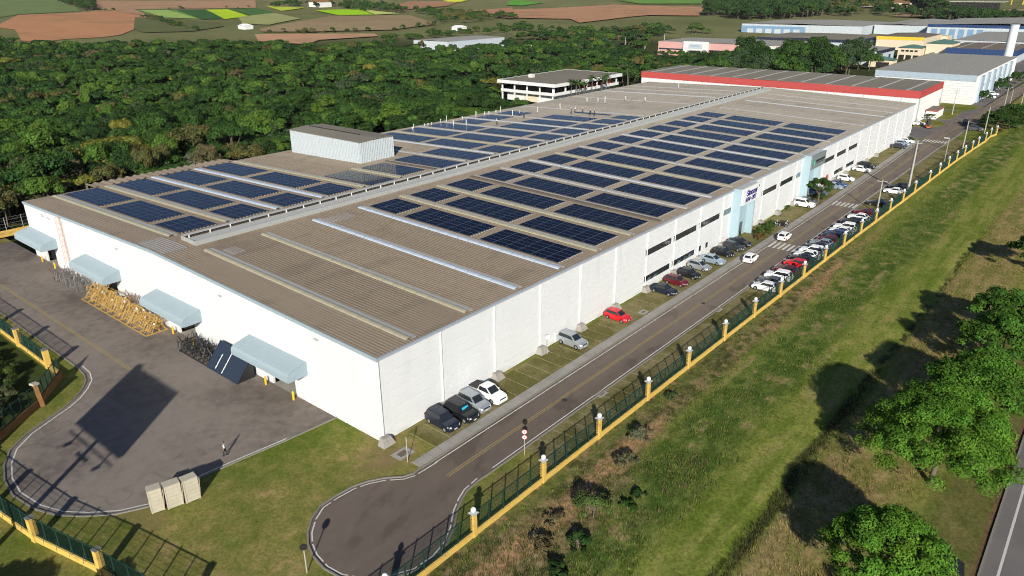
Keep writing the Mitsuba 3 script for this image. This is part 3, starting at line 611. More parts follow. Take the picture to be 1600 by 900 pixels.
# ------------------------------------------------------------------ solar panel blocks
def solar(n, y0, y1, label, detailed, x0=None, x1=None, off=.16):
    x0 = sx(n) + 1.33 if x0 is None else x0; x1 = sx(n) + 7.3 if x1 is None else x1
    t = thing('solar_block', label, 'solar panels', 'solar panel blocks on the warehouse roof')
    nx_, ny_ = max(1, round((x1 - x0) / 1.19)), max(1, round((y1 - y0) / 2.34))
    px, py = (x1 - x0) / nx_, (y1 - y0) / ny_
    allm = MB(); g = .012
    for i in range(nx_):
        for j in range(ny_):
            a, b, c_, d = x0 + px * i + g, x0 + px * (i + 1) - g, y0 + py * j + g, y0 + py * (j + 1) - g
            j1, j2, j3 = rng.normal(0, .0007, 3)
            h = lambda x, y, z: rz_(y) + off + z + j1 * (x - a) + j2 * (y - c_)
            m = MB() if detailed else allm
            m.hexa([(a, c_, h(a, c_, 0)), (b, c_, h(b, c_, 0)), (b, d, h(b, d, 0)), (a, d, h(a, d, 0))], [(a, c_, h(a, c_, .04)), (b, c_, h(b, c_, .04)), (b, d, h(b, d, .04)), (a, d, h(a, d, .04))])
            if detailed: put(t, 'panel', m, 'm_pv')
    if not detailed: put(t, 'panel', allm, 'm_pv', kind='stuff')
    fr = MB()
    def bar(a, c_, b, d):
        z = off + .052
        fr.hexa([(a, c_, rz_(c_) + z - .03), (b, c_, rz_(c_) + z - .03), (b, d, rz_(d) + z - .03), (a, d, rz_(d) + z - .03)], [(a, c_, rz_(c_) + z), (b, c_, rz_(c_) + z), (b, d, rz_(d) + z), (a, d, rz_(d) + z)])
    for j in range(ny_ + 1):
        y = y0 + py * j; w = .026 if j not in (0, ny_) else .03
        bar(x0, y - w, x1, y + w)
    for i in range(nx_ + 1):
        x = x0 + px * i; bar(x - .015, y0, x + .015, y1)
    put(t, 'frame', fr, 'm_alu')
    rl = MB()
    for i in range(nx_ * 2):
        x = x0 + (i + .5) * px / 2
        for yy in (y0, y1):
            rl.hexa([(x - .05, yy - .14, rz_(yy) + .03), (x + .05, yy - .14, rz_(yy) + .03), (x + .05, yy + .14, rz_(yy) + .03), (x - .05, yy + .14, rz_(yy) + .03)], [(x - .05, yy - .14, rz_(yy) + off), (x + .05, yy - .14, rz_(yy) + off), (x + .05, yy + .14, rz_(yy) + off), (x - .05, yy + .14, rz_(yy) + off)])
    put(t, 'mounting_rail', rl, 'm_strip_grey', kind='stuff')
for n in range(3, 17):
    if n == 17: continue
    for y0, y1, w in ((34.25, 40.6, 'small ridge-side'), (18.1, 32.3, 'long middle'), (1.85, 16.1, 'long eave-side')):
        solar(n, y0, y1, f'{w} solar panel block in the {ORD[n - 3]} row from the front, street slope', n < 10)
LEFT = {n: [(79.1, 94.1), (61.4, 76.8), (51.4, 59.3)] for n in range(4)}
LEFT.update({4: [(51.0, 65.0)], 5: [(52.2, 64.8)], 6: [(50.6, 65.2)], 7: [(50.6, 65.8)]})
LEFT.update({n: [(76.3, 92.6), (59.7, 74.4), (50.6, 57.6)] for n in (8, 9, 10)})
LEFT.update({n: [(82.2, 91.0), (59.5, 74.3), (50.4, 57.7)] for n in (11, 12, 13)})
for n, L_ in LEFT.items():
    for k, (y0, y1) in enumerate(L_):
        w = ('ridge-side' if k == len(L_) - 1 else 'middle' if k else 'eave-side')
        solar(n, y0, y1, f'{w} solar panel block in the {ORD[n]} row from the front, forest slope', n < 4)
solar(14, 50.6, 57.2, 'half-finished panel block beside the ridge at the far end of the forest side', False, 132.3, 138.3)
solar(14, 59.8, 72.2, 'single narrow row of panels being laid by the workers on the roof', False, 137.0, 138.3)

# ------------------------------------------------------------------ people
def person(x, y, z, rz, top, legs, label, hard_hat=None, h=1.7, stride=.18, arm=.25):
    import manifold3d as m3
    s = h / 1.75
    def sph(p, r): return m3.Manifold.sphere(r * s, 10).translate([p[0] * s, p[1] * s, p[2] * s])
    def bone(a, ra, b, rb): return m3.Manifold.batch_hull([sph(a, ra), sph(b, rb)])
    J = dict(hl=(0, .1, .93), hr=(0, -.1, .93), kl=(stride * .6, .1, .5), kr=(-stride * .3, -.1, .5), al=(stride, .1, .09), ar=(-stride, -.1, .09),
             sl=(0, .19, 1.42), sr=(0, -.19, 1.42), el=(-arm * .3, .24, 1.14), er=(arm * .5, -.25, 1.15), wl=(arm * .2, .25, .9), wr=(arm * 1.1, -.22, .95))
    lo = m3.Manifold()
    for a, ra, b, rb in (('hl', .095, 'kl', .065), ('hr', .095, 'kr', .065), ('kl', .062, 'al', .042), ('kr', .062, 'ar', .042)): lo += bone(J[a], ra, J[b], rb)
    lo += m3.Manifold.batch_hull([sph(J['hl'], .1), sph(J['hr'], .1), sph((0, 0, 1.02), .11)])
    for a in ('al', 'ar'): lo += m3.Manifold.batch_hull([sph((J[a][0] - .03, J[a][1], .045), .042), sph((J[a][0] + .15, J[a][1], .035), .033)])
    up_ = m3.Manifold.batch_hull([sph((0, .1, 1.02), .09), sph((0, -.1, 1.02), .09), sph((0, .15, 1.38), .085), sph((0, -.15, 1.38), .085)])
    for a in 'lr': up_ += bone(J['s' + a], .062, J['e' + a], .046)
    sk = bone((0, 0, 1.42), .055, (.01, 0, 1.56), .052) + m3.Manifold.batch_hull([sph((.015, 0, 1.66), .095), sph((.035, 0, 1.58), .06)]) + sph((.12, 0, 1.62), .018)
    sk += sph((.02, .098, 1.63), .022) + sph((.02, -.098, 1.63), .022)
    for a, sg in (('l', 1), ('r', -1)):
        w = np.array(J['w' + a]); sk += bone(J['e' + a], .04, w, .03)
        sk += m3.Manifold.batch_hull([sph(w + [0, 0, -.03], .03), sph(w + [.01, 0, -.09], .032)])
        for q in range(4): sk += bone(w + [.03 - .02 * q, 0, -.09], .011, w + [.045 - .02 * q, -.01 * sg, -.16 - .01 * (q in (1, 2))], .009)
        sk += bone(w + [.03, 0, -.05], .013, w + [.07, -.01 * sg, -.10], .010)
    tw = T().translate([x, y, z]).rotate([0, 0, 1], math.degrees(rz))
    k = thing('person', label, 'person')
    put(k, 'body', sk, 'm_skin', True, tw=tw); put(k, 'shirt', up_, top, True, tw=tw); put(k, 'trousers', lo, legs, True, tw=tw)
    cap = m3.Manifold.batch_hull([sph((-.01, 0, 1.70), .095), sph((.0, 0, 1.72), .09)])
    put(k, 'hard_hat' if hard_hat else 'hair', cap, hard_hat or 'm_black', True, tw=tw)
    return k
person(-11.9, 10.95, .012, 2.4, 'm_cloth_white', 'm_cloth_dark', 'person in white shirt and dark trousers walking alone across the yard')
person(-16.6, 8.05, .012, 1.0, 'm_cloth_blue', 'm_cloth_dark', 'person in blue standing half hidden behind the pale crates', 'm_white')
for (x, y), top, hat, lab in [((123.7, 81.7), 'm_cloth_white', 'm_white', 'worker in pale shirt on the roof beside the forest edge, left of a pair'), ((121.4, 78.3), 'm_cloth_dark', 'm_white', 'worker in dark clothes on the roof beside the forest edge, right of a pair'),
                              ((134.9, 71.6), 'm_cloth_blue', 'm_white', 'worker in dark blue at the left end of the panel row being laid'), ((137.7, 72.3), 'm_cloth_white', 'm_white', 'worker in white just right of the worker in dark blue on the roof'),
                              ((139.2, 70.6), 'm_cloth_white', 'm_white', 'third worker from the left at the panel row being laid'), ((134.3, 64.7), 'm_cloth_dark', 'm_white', 'left of two dark-clothed workers halfway along the panel row being laid'),
                              ((134.7, 63.6), 'm_cloth_dark', 'm_white', 'right of two dark-clothed workers halfway along the panel row being laid'), ((108.8, 77.6), 'm_cloth_white', 'm_white', 'worker in white top and dark trousers standing alone between panel blocks')]:
    person(x, y, rz_(y) + .08, rng.uniform(0, 6), top, 'm_cloth_dark', lab, hat)
# roof vents: white stub pipes along the forest eave and on the bare far roof
VP = [(91.2, 91.7, .8), (92.5, 92.6, 1.3), (96.8, 92.8, .9), (98.0, 92.8, .8), (99.2, 92.6, .9), (103.5, 93.4, 1.2), (105.3, 92.9, 2.0), (111.3, 92.6, 1.0), (117.3, 92.8, 1.7), (120.8, 92.6, 1.2), (122.6, 92.5, 1.0), (126, 92.7, .9), (128, 92.6, 1.8),
      (158.1, 82.0, 1.6), (159.7, 78.9, 1.6), (157.6, 74.9, 2.6), (166.3, 72.7, 1.8), (166.9, 66.0, 1.7), (203.4, 73.6, 2.2), (122.3, 83.2, 2.2), (131.2, 81.1, 2.0), (141.5, 80.5, 1.9), (100.3, 85.5, 2.0), (103.2, 83.5, 1.9)]
for i, (x, y, h) in enumerate(VP):
    z = rz_(y) + .05
    along = i < 13
    k = thing('vent_pipe', f'white vent pipe, {ORD[i]} from the front along the forest eave of the roof' if along else f'white vent pipe standing on the bare far roof, {ORD[i - 13]} of that group', 'vent pipe', 'white vent pipes on the roof')
    h *= .82
    put(k, 'pipe', MB().tube((x, y, z), (x, y, z + h), .10, n=8), 'm_white'); put(k, 'collar', MB().lathe([(.3, 0), (.16, .12), (.11, .2)], 8, (x, y, z)), 'm_dark' if i > 12 else 'm_grey')
    put(k, 'cap', MB().lathe([(.17, h - .02), (.17, h + .05), (.0, h + .13)], 8, (x, y, z)), 'm_white')

# ------------------------------------------------------------------ fences
def fence_run(name, label, pts, spacing, mat, wall_h, globe, pillar_name, first_label, mesh_h=2.0, shaft=.42, ph=2.35, step=.06, pillar_mat='m_yellow', nopillar=False):
    """pts: pillar positions; wall, posts and green mesh between them"""
    f = thing(name, label, 'fence')
    for i in range(len(pts) - 1):
        a, b = np.array(pts[i], float), np.array(pts[i + 1], float); d = b - a; L = np.linalg.norm(d); d /= L; nn = np.array([-d[1], d[0]]); ang = math.atan2(d[1], d[0])
        nseg = 4 if L > 6 else 2
        for k in range(nseg):
            q0, q1 = a + d * (L * k / nseg), a + d * (L * (k + 1) / nseg); c_ = (q0 + q1) / 2
            hh = wall_h + rng.uniform(-.02, .02)
            put(f, 'wall_section', MB().obox((c_[0], c_[1], hh / 2 - .2), (L / nseg - .015, .26, hh + .4), ang).obox((c_[0], c_[1], hh + .02), (L / nseg - .10, .30, .05), ang), mat)
        far = a[0] > 150
        m = MB(); n = int(L / (step * (2.5 if far else 1))); w = .012 * (2 if far else 1)
        for k in range(1, n):
            p = a + d * (L * k / n); v = []
            for z in (wall_h + .05, wall_h + mesh_h):
                v += [(*(p - d * w / 2), z), (*(p + d * w / 2), z)]
            m.add(v, [[0, 1, 3, 2]])
            v = []
            for z in (wall_h + .05, wall_h + mesh_h):
                v += [(*(p - nn * w / 2), z), (*(p + nn * w / 2), z)]
            m.add(v, [[0, 1, 3, 2]])
        for z in np.arange(wall_h + .1, wall_h + mesh_h + .01, .32):
            m.obox(((a + b)[0] / 2, (a + b)[1] / 2, z), (L, .012, .012), ang)
        put(f, 'mesh_panel', m, 'm_green_fence')
        for z in (wall_h + .12, wall_h + mesh_h * .98): put(f, 'rail', MB().obox(((a + b)[0] / 2, (a + b)[1] / 2, z), (L, .06, .07), ang), 'm_green_fence')
        np_ = 5
        for k in range(1, np_):
            p = a + d * (L * k / np_); put(f, 'post', MB().tube((p[0], p[1], wall_h - .05), (p[0], p[1], wall_h + mesh_h + .12), .065, n=6).tube((p[0], p[1], wall_h + mesh_h * .5), (p[0] + nn[0] * .35, p[1] + nn[1] * .35, wall_h - .05), .02, n=4), 'm_green_fence')
    if nopillar: return f
    for i, (x, y) in enumerate(pts):
        if globe and abs(x - 246) < 1: continue
        d = np.array(pts[min(i + 1, len(pts) - 1)], float) - np.array(pts[max(i - 1, 0)], float); ang = math.atan2(d[1], d[0])
        p = thing(pillar_name, first_label.format(ORD[i] if i < 26 else ['next to last', 'last'][min(i - 26, 1)]), 'fence pillar', 'yellow pillars of ' + ('the roadside fence' if globe else 'the yard fence'))
        put(p, 'shaft', MB().obox((x, y, ph / 2 - .2), (shaft, shaft, ph + .4), ang), pillar_mat)
        c2 = shaft / 2
        if globe:
            R = rot(ang)
            lo = np.array([[-c2, -c2], [c2, -c2], [c2, c2], [-c2, c2]]); hi = lo * 1.7
            tr = lambda q, z: [(*(np.array([x, y]) + (R[:2, :2] @ v_)), z) for v_ in q]
            put(p, 'cap', MB().hexa(tr(lo, ph), tr(hi, ph + .16)).hexa(tr(hi, ph + .16), tr(hi, ph + .22)).hexa(tr(hi, ph + .22), tr(lo * .6, ph + .34)), 'm_grey')
            t_ = np.linspace(-PI / 2, PI / 2, 9)
            put(p, 'globe_lamp', MB().lathe([(max(.001, .25 * math.cos(q)), ph + .52 + .25 * math.sin(q)) for q in t_], 14, (x, y, 0)), 'm_globe', True)
        else:
            put(p, 'cap', MB().obox((x, y, ph + .05), (shaft * 1.18, shaft * 1.18, .07), ang), 'm_rackgrey')
    return f
road_pts = [(x, fy(x)) for x in (-24.6, -14.6, -4.5, 5.5, 15.2, 25.4, 35.4, 45.8, 55.7, 65.5, 75.4, 85.6, 95.8, 105.6, 115, 124.9, 134.8, 144.6, 158, 168, 178, 187.4, 196.4, 205.4, 213, 222.6)] + [(232, -20.4), (237.5, -21.2)]
fence_run('roadside_fence', 'long green mesh fence on a low yellow wall beside the parking road', road_pts, 10, 'm_yellow', .55, True, 'globe_pillar', '{} yellow pillar with a globe lamp, counted up the road from the turning circle')
fence_run('yard_corner_fence', 'green mesh fence on a bright yellow wall at the bottom left corner', [(-25.6, -6.0), (-27.4, 3.7), (-29.4, 12.3), (-30.4, 20.5), (-31.0, 27.6)], 9, 'm_yellow', .6, False, 'square_pillar', 'square yellow pillar without a lamp at the bottom left, {} from the picture corner', shaft=.52, ph=2.5)
fence_run('rusty_wall_fence', 'green mesh fence on a rusty brown wall curving round the yard at the left', [(-31.0, 27.6), (-26, 32.3), (-20.2, 36.9), (-15.9, 42.3)], 7, 'm_brown_wall', .95, False, 'brown_pillar', '{} pillar', nopillar=True, mesh_h=1.8)
fence_run('yard_left_fence', 'green mesh fence with yellow pillars along the far left edge of the yard', [(-15.9, 46.2), (-15.9, 56.3), (-15.9, 66.2), (-15.9, 76), (-15.9, 86), (-15.9, 112)], 10, 'm_yellow', .5, False, 'square_pillar', 'square yellow pillar on the left yard fence, {} beyond the rusty wall', shaft=.62, ph=2.6)
put('yard_left_fence', 'wall_section', MB().obox((-15.9, 44.2, .25), (.26, 3.8, .9)), 'm_yellow')
bw = thing('end_fence', 'low orange wall with a wire fence above it beyond the left corner of the warehouse', 'fence')
put(bw, 'wall', MB().box(-16, 112.6, -.2, 150, 113.0, 1.0), 'm_yellow')
m = MB()
for x in range(-14, 150, 3): m.tube((x, 112.8, 1), (x, 112.8, 3.6), .05, n=5)
for z in (1.6, 2.3, 3.0, 3.5): m.box(-16, 112.79, z - .01, 150, 112.81, z + .01)
put(bw, 'wire', m, 'm_grey')
# stump of a broken pillar at the rusty wall
bp = thing('broken_pillar', 'broken brown concrete pillar leaning at the rusty wall by the kerb', 'pillar')
put(bp, 'shaft', MB().hexa([(-20.35, 36.5, 0), (-19.9, 36.4, 0), (-19.8, 36.85, 0), (-20.3, 36.95, 0)], [(-20.6, 36.6, 2.9), (-20.1, 36.5, 3.0), (-20.0, 36.9, 2.75), (-20.5, 37.0, 2.6)]), 'm_brown_wall')
put(bp, 'cap', MB().obox((-20.3, 36.75, 3.0), (.75, .7, .22), .3, .15), 'm_crate')

# ------------------------------------------------------------------ vehicles
def car_meshes(kind):
    """meshes of one body style in its own frame: +x forward, wheels on z = 0"""
    S = {'hatch': dict(L=3.95, W=1.70, H=1.49, belt=.93, cab=(-1.86, .98), roof=(-1.45, .22), hood=.80, tail=.90, wb=(-1.22, 1.24)),
         'sedan': dict(L=4.45, W=1.74, H=1.46, belt=.93, cab=(-1.62, 1.02), roof=(-.98, .22), hood=.80, tail=.96, wb=(-1.32, 1.33)),
         'suv': dict(L=4.40, W=1.80, H=1.69, belt=1.05, cab=(-2.08, 1.05), roof=(-1.72, .30), hood=.97, tail=1.02, wb=(-1.30, 1.32)),
         'pickup': dict(L=5.25, W=1.86, H=1.78, belt=1.10, cab=(-.78, 1.42), roof=(-.52, .62), hood=1.02, tail=1.08, wb=(-1.62, 1.58))}[kind]
    L, Wd, H, B = S['L'], S['W'], S['H'], S['belt']; h = L / 2; R = .33 if kind in ('suv', 'pickup') else .30
    R = .36 if kind == 'pickup' else R
    r2 = R + .055
    top = [(-h + .02, .42), (-h, .62), (-h + .05, S['tail'] - .06), (-h + .14, S['tail']), (S['cab'][0] + .02, B), (S['cab'][1] - .04, B), (S['cab'][1] + .12, B - .015), (h - .42, S['hood']), (h - .14, S['hood'] - .10), (h - .02, .60), (h, .45), (h - .05, .28)]
    bot = []
    for wx in S['wb'][::-1]:
        for a in np.linspace(0, PI, 9): bot.append((wx + r2 * math.cos(a), .24 + .08 + r2 * .93 * math.sin(a)))
        if wx == S['wb'][1]: bot.append((wx - r2, .22))
    bot = [(S['wb'][1] + r2, .23)] + bot[:9] + [(S['wb'][1] - r2, .22), (S['wb'][0] + r2, .22)] + bot[10:] + [(S['wb'][0] - r2, .24), (-h + .06, .28)]
    prof = np.array(top + bot)
    hw = Wd / 2; out = {}
    b = MB()
    rings = [(-hw + .0, .955, .94), (-hw + .035, .985, .985), (-hw + .10, 1, 1), (hw - .10, 1, 1), (hw - .035, .985, .985), (hw, .955, .94)]
    n = len(prof); vs = []
    for y, sx_, sz in rings:
        q = prof.copy(); nb = len(top); q[:, 0] *= sx_; q[:nb, 1] = .25 + (q[:nb, 1] - .25) * sz
        # plan taper: corners pulled in
        yy = np.full(n, y) * (1 - .10 * S01((np.abs(prof[:, 0]) - (h - .75)) / .75) ** 2)
        vs.append(np.column_stack([q[:, 0], yy, q[:, 1]]))
    f = []
    i = np.arange(n); j = (i + 1) % n
    for k in range(len(rings) - 1): f.append(np.column_stack([i + k * n, i + (k + 1) * n, j + (k + 1) * n, j + k * n]))
    b.add(np.vstack(vs), np.vstack(f)[:, ::-1])
    for k, y in ((0, -1), (len(rings) - 1, 1)):
        v2, f2 = trimesh.creation.triangulate_polygon(Polygon(vs[k][:, [0, 2]]).buffer(0), engine='earcut')
        yk = np.interp(np.abs(v2[:, 0]), [0, h - .75, h], [hw, hw, hw * .9]) * y
        b.add(np.column_stack([v2[:, 0], yk, v2[:, 1]]), f2)
    # cabin: lower ring at the belt, roof ring, crowned top
    c0, c1 = S['cab']; r0, r1 = S['roof']; w0, w1 = hw - .055, hw - .235
    lo = [(c0, -w0 + .05, B - .02), (c1, -w0 + .08, B - .02), (c1, w0 - .08, B - .02), (c0, w0 - .05, B - .02)]
    hi = [(r0, -w1, H - .05), (r1, -w1, H - .06), (r1, w1, H - .06), (r0, w1, H - .05)]
    tp = [(r0 + .12, -w1 + .12, H - .005), (r1 - .16, -w1 + .12, H - .01), (r1 - .16, w1 - .12, H - .01), (r0 + .12, w1 - .12, H - .005)]
    b.hexa(lo, hi); b.hexa(hi, tp)
    if kind in ('suv',):
        for y in (-w1 + .06, w1 - .06): b.tube((r0 + .15, y, H + .03), (r1 - .1, y, H + .02), .022, n=5)
    for y in (-1, 1):       # door mirrors
        b.obox((c1 - .42, y * (hw + .04), B + .08), (.13, .16, .12))
    out['body'] = (b.out(), 'paint', 38)
    lo, hi = np.array(lo), np.array(hi)
    def pane(p, q, r, s, m0, m1, mt, mb, off):
        """inset quad of the face p q r s (p q bottom edge, s r top)"""
        p, q, r, s = map(np.array, (p, q, r, s)); L_ = lambda u, v: (p * (1 - u) + q * u) * (1 - v) + (s * (1 - u) + r * u) * v
        nn = np.cross(q - p, s - p); nn /= np.linalg.norm(nn)
        quad = [L_(m0, mb), L_(1 - m1, mb), L_(1 - m1, 1 - mt), L_(m0, 1 - mt)]
        return [v - nn * .01 for v in quad], [v + nn * off for v in quad]
    g = MB(); g.hexa(*pane(lo[1], lo[2], hi[2], hi[1], .06, .06, .06, .08, .008)); out['windshield'] = (g.out(), 'm_glass', False)
    g = MB(); g.hexa(*pane(lo[3], lo[0], hi[0], hi[3], .10, .10, .10, .18, .008)); out['rear_window'] = (g.out(), 'm_glass', False)
    for k, (p, q, r, s) in enumerate(((lo[0], lo[1], hi[1], hi[0]), (lo[2], lo[3], hi[3], hi[2]))):
        g = MB()
        cuts = [(.055, .50), (.47, .09)] if k == 0 else [(.09, .47), (.50, .055)]
        for m0, m1 in cuts: g.hexa(*pane(p, q, r, s, m0, m1, .10, .12, .008))
        out[f'side_window{k}'] = (g.out(), 'm_glass', False)
    for k, (wx, y) in enumerate((w, y) for w in S['wb'] for y in (-1, 1)):
        m = MB().tube((wx, y * (hw - .20), R), (wx, y * (hw + .005), R), R, n=18); out[f'wheel{k}'] = (m.out(), 'm_rubber', 40)
        m = MB().tube((wx, y * (hw - .02), R), (wx, y * (hw + .016), R), R * .64, R * .58, n=12); out[f'wheel{k}/rim'] = (m.out(), 'm_rim', False)
    m = MB().box(-h + .25, -hw + .22, .2, h - .25, hw - .22, .62); out['underbody'] = (m.out(), 'm_dark', False)
    for k, y in enumerate((-1, 1)):
        zz_ = S['hood'] - .17
        out[f'headlight{k}'] = (MB().hexa([(h - .34, y * (hw * .90), zz_ - .06), (h - .03, y * (hw * .62), zz_ - .09), (h - .03, y * (hw * .62), zz_ + .05), (h - .34, y * (hw * .90), zz_ + .10)],
                                [(h - .32, y * (hw * .975), zz_ - .06), (h + .0, y * (hw * .70), zz_ - .09), (h - .04, y * (hw * .70), zz_ + .055), (h - .36, y * (hw * .965), zz_ + .115)]).out(), 'm_lamp', False)
        out[f'tail_light{k}'] = (MB().box(-h - .005, y * hw * .62, S['tail'] - .26, -h + .16, y * hw * .885, S['tail'] - .06).out(), 'm_taillight', False)
    out['front_plate'] = (MB().box(h - .03, -.2, .42, h + .012, .2, .55).out(), 'm_plate', False)
    out['grille'] = (MB().box(h - .06, -.5, S['hood'] - .30, h + .001, .5, S['hood'] - .18).out(), 'm_black', False)
    out['rear_plate'] = (MB().box(-h - .012, -.2, .62, -h + .03, .2, .75).out(), 'm_plate', False)
    if kind == 'pickup': out['bed_cover'] = (MB().box(-h + .10, -hw + .12, S['tail'] - .05, c0 - .05, hw - .12, B + .035).out(), 'm_black', False)
    return {k: ((lambda d: d)(mikit.ply(m, None, smooth=s)), mat) for k, (m, mat, s) in out.items()}
CARM = {k: car_meshes(k) for k in ('hatch', 'sedan', 'suv', 'pickup')}
def car(kind, paint, x, y, ang, label, group='cars parked along the warehouse street', sc=1.0, z=.012):
    k = thing('parked_car' if group else 'car', label, 'pickup truck' if kind == 'pickup' else 'car', group)
    tw = T().translate([x, y, z]).rotate([0, 0, 1], ang).scale([sc, sc, sc])
    wheels = {}
    for nm, (d, mat) in CARM[kind].items():
        base = nm.rstrip('0123456789') if '/' not in nm else nm
        m_ = 'm_paint_' + paint if mat == 'paint' else mat
        if '/' in nm: put(wheels[nm.split('/')[0]], 'rim', d, m_, tw=tw)
        else:
            e = put(k, base, d, m_, tw=tw)
            if base == 'wheel': wheels[nm] = e
    return k
A = -93
near = [('suv', 'navy', 6.5, -2.5, 'dark navy car nearest the white corner of the warehouse'), ('suv', 'black', 9.1, -2.9, 'black car with a cyan sunshade behind its windscreen'), ('suv', 'silver', 11.5, -2.6, 'silver car with roof bars between the black car and the white pickup'),
        ('pickup', 'white', 14.1, -2.35, 'white pickup truck with a black bed cover beside the warehouse wall'), ('suv', 'silver', 31.7, -2.2, 'silver car parked alone between two downpipes on the empty bays'), ('hatch', 'red', 42.5, -2.6, 'bright red hatchback parked alone on the warehouse side of the road'),
        ('sedan', 'navy', 55.6, -2.9, 'black saloon at the near end of the row under the office windows'), ('hatch', 'maroon', 60.1, -2.7, 'maroon hatchback under the office windows'), ('hatch', 'black', 64.3, -2.8, 'black hatchback between the maroon car and the silver one under the windows'),
        ('hatch', 'silver', 68.8, -2.4, 'silver two-door hatchback in the row under the office windows'), ('sedan', 'blue_silver', 73.1, -2.8, 'pale blue-silver car in the row under the office windows'), ('hatch', 'black', 77.8, -2.6, 'black hatchback just beyond the pale blue-silver car'),
        ('hatch', 'dark_grey', 82.0, -2.7, 'dark grey car next to last before the sign portal'), ('sedan', 'black', 84.9, -2.5, 'black car with raised boot closest to the white sign portal')]
for kd, pt, x, y, lab in near: car(kd, pt, x, y, A + rng.uniform(-1.5, 1.5), lab, sc=1.0)
put('parked_car_001', 'sunshade', MB().hexa([(9.1 - .5, -3.62, 1.24), (9.1 + .5, -3.62, 1.24), (9.1 + .45, -3.42, 1.48), (9.1 - .45, -3.42, 1.48)], [(9.1 - .5, -3.66, 1.26), (9.1 + .5, -3.66, 1.26), (9.1 + .45, -3.46, 1.5), (9.1 - .45, -3.46, 1.5)]), 'm_cyan')
for kd, pt, x, y, lab in [('suv', 'white', 118.3, -2.7, 'white car parked just before the dark grey sign portal'), ('hatch', 'grey', 120.9, -2.7, 'grey car hidden behind the white one before the dark sign portal'), ('hatch', 'blue', 129.6, -1.9, 'blue car in the shade behind the street tree'),
                           ('hatch', 'blue_silver', 138.0, -2.8, 'pale blue hatchback on the far side of the street tree'), ('sedan', 'blue', 140.8, -2.6, 'blue car beside the pale blue hatchback beyond the street tree'), ('hatch', 'white', 147.5, -2.6, 'white hatchback alone in the bays beyond the street tree'),
                           ('sedan', 'white', 159.9, -2.7, 'white saloon next to a black one near the far office windows'), ('suv', 'black', 164.6, -2.6, 'black car next to the white saloon near the far office windows'), ('sedan', 'dark_grey', 197.5, -2.3, 'dark grey car, nearest of three at the far end of the warehouse wall'),
                           ('hatch', 'blue_silver', 202.4, -2.2, 'blue-silver car, middle of three at the far end of the warehouse wall'), ('sedan', 'white', 207.2, -2.1, 'white car, farthest of three at the far end of the warehouse wall'), ('sedan', 'white', 242.6, 2.4, 'white car beside the small gatehouse'),
                           ('suv', 'grey', 242.8, -14.6, 'grey car in the shade of the roadside tree at the fence end'), ('suv', 'white', 330, -5.2, 'white car, nearest in front of the far grey-roofed warehouse'), ('hatch', 'white', 341, -5.0, 'white car, second in front of the far grey-roofed warehouse'), ('suv', 'grey', 369, -6.2, 'grey car, third in front of the far grey-roofed warehouse')]:
    car(kd, pt, x, y, (A if y < 1 else -60) + rng.uniform(-2, 2), lab)
fs = [('hatch', 'white', 66.7), ('sedan', 'grey', 69.5), ('suv', 'white', 72.4), ('sedan', 'maroon', 76.0), ('hatch', 'red', 80.2), ('sedan', 'black', 83.2), ('sedan', 'white', 85.7), ('suv', 'white', 88.2), ('sedan', 'black', 91.1), ('sedan', 'silver', 93.9), ('hatch', 'maroon', 96.5),
      ('hatch', 'navy', 99.0), ('sedan', 'blue', 101.4), ('sedan', 'white', 103.7), ('suv', 'white', 106.3), ('suv', 'black', 110.4), ('sedan', 'white', 115.3), ('sedan', 'maroon', 119.6), ('sedan', 'black', 128.8), ('sedan', 'white', 141.8), ('suv', 'black', 145.8)]
cn = {'navy': 'dark blue', 'grey': 'dark grey'}
for i, (kd, pt, x) in enumerate(fs):
    car(kd, pt, x, -14.75 + (-.25 if x > 100 else 0), 93 + rng.uniform(-2.5, 2.5), f'{cn.get(pt, pt)} car against the green fence, {ORD[i]} in that row from the near end')
car('hatch', 'white', 78.1, -7.6, 2, 'white hatchback driving on the road before the first crosswalk', None)
car('hatch', 'white', 93.6, -7.7, 1, 'white hatchback driving on the road just past the first crosswalk', None)
car('suv', 'navy', 254.3, -9.6, 182, 'dark car on the road at the far junction', None)
# motorcycles
def motorbike(x, y, ang, label):
    k = thing('motorcycle', label, 'motorcycle', 'motorcycles by the warehouse wall'); tw = T().translate([x, y, .012]).rotate([0, 0, 1], ang)
    for wx in (-.65, .65):
        w = put(k, 'wheel', MB().tube((wx, -.06, .31), (wx, .06, .31), .31, n=16), 'm_rubber', 40, tw=tw); put(w, 'rim', MB().tube((wx, -.065, .31), (wx, .065, .31), .19, n=12), 'm_rim', tw=tw)
    put(k, 'frame', MB().tube((-.6, 0, .32), (-.1, 0, .55), .05).tube((-.1, 0, .35), (.45, 0, .8), .05).tube((.65, 0, .31), (.42, 0, .98), .04).obox((0, 0, .45), (.45, .3, .35)), 'm_black', tw=tw)
    put(k, 'tank', MB().hexa([(-.05, -.15, .68), (.42, -.13, .74), (.42, .13, .74), (-.05, .15, .68)], [(.0, -.1, .88), (.36, -.09, .93), (.36, .09, .93), (.0, .1, .88)]), 'm_paint_black', tw=tw)
    put(k, 'seat', MB().obox((-.4, 0, .78), (.75, .26, .12), 0, .08), 'm_rubber', tw=tw); put(k, 'handlebar', MB().tube((.36, -.36, 1.05), (.36, .36, 1.05), .02), 'm_black', tw=tw); put(k, 'headlight', MB().obox((.56, 0, .9), (.14, .2, .18)), 'm_lamp', tw=tw)
for i, (x, y) in enumerate([(98.6, -2.6), (99.8, -2.9), (101.2, -2.7), (101.0, -4.6), (102.4, -4.3)]):
    motorbike(x, y, -95 + 12 * (i % 3), f'dark motorcycle parked beyond the entrance shrubs, {ORD[i]} from the shrubs')
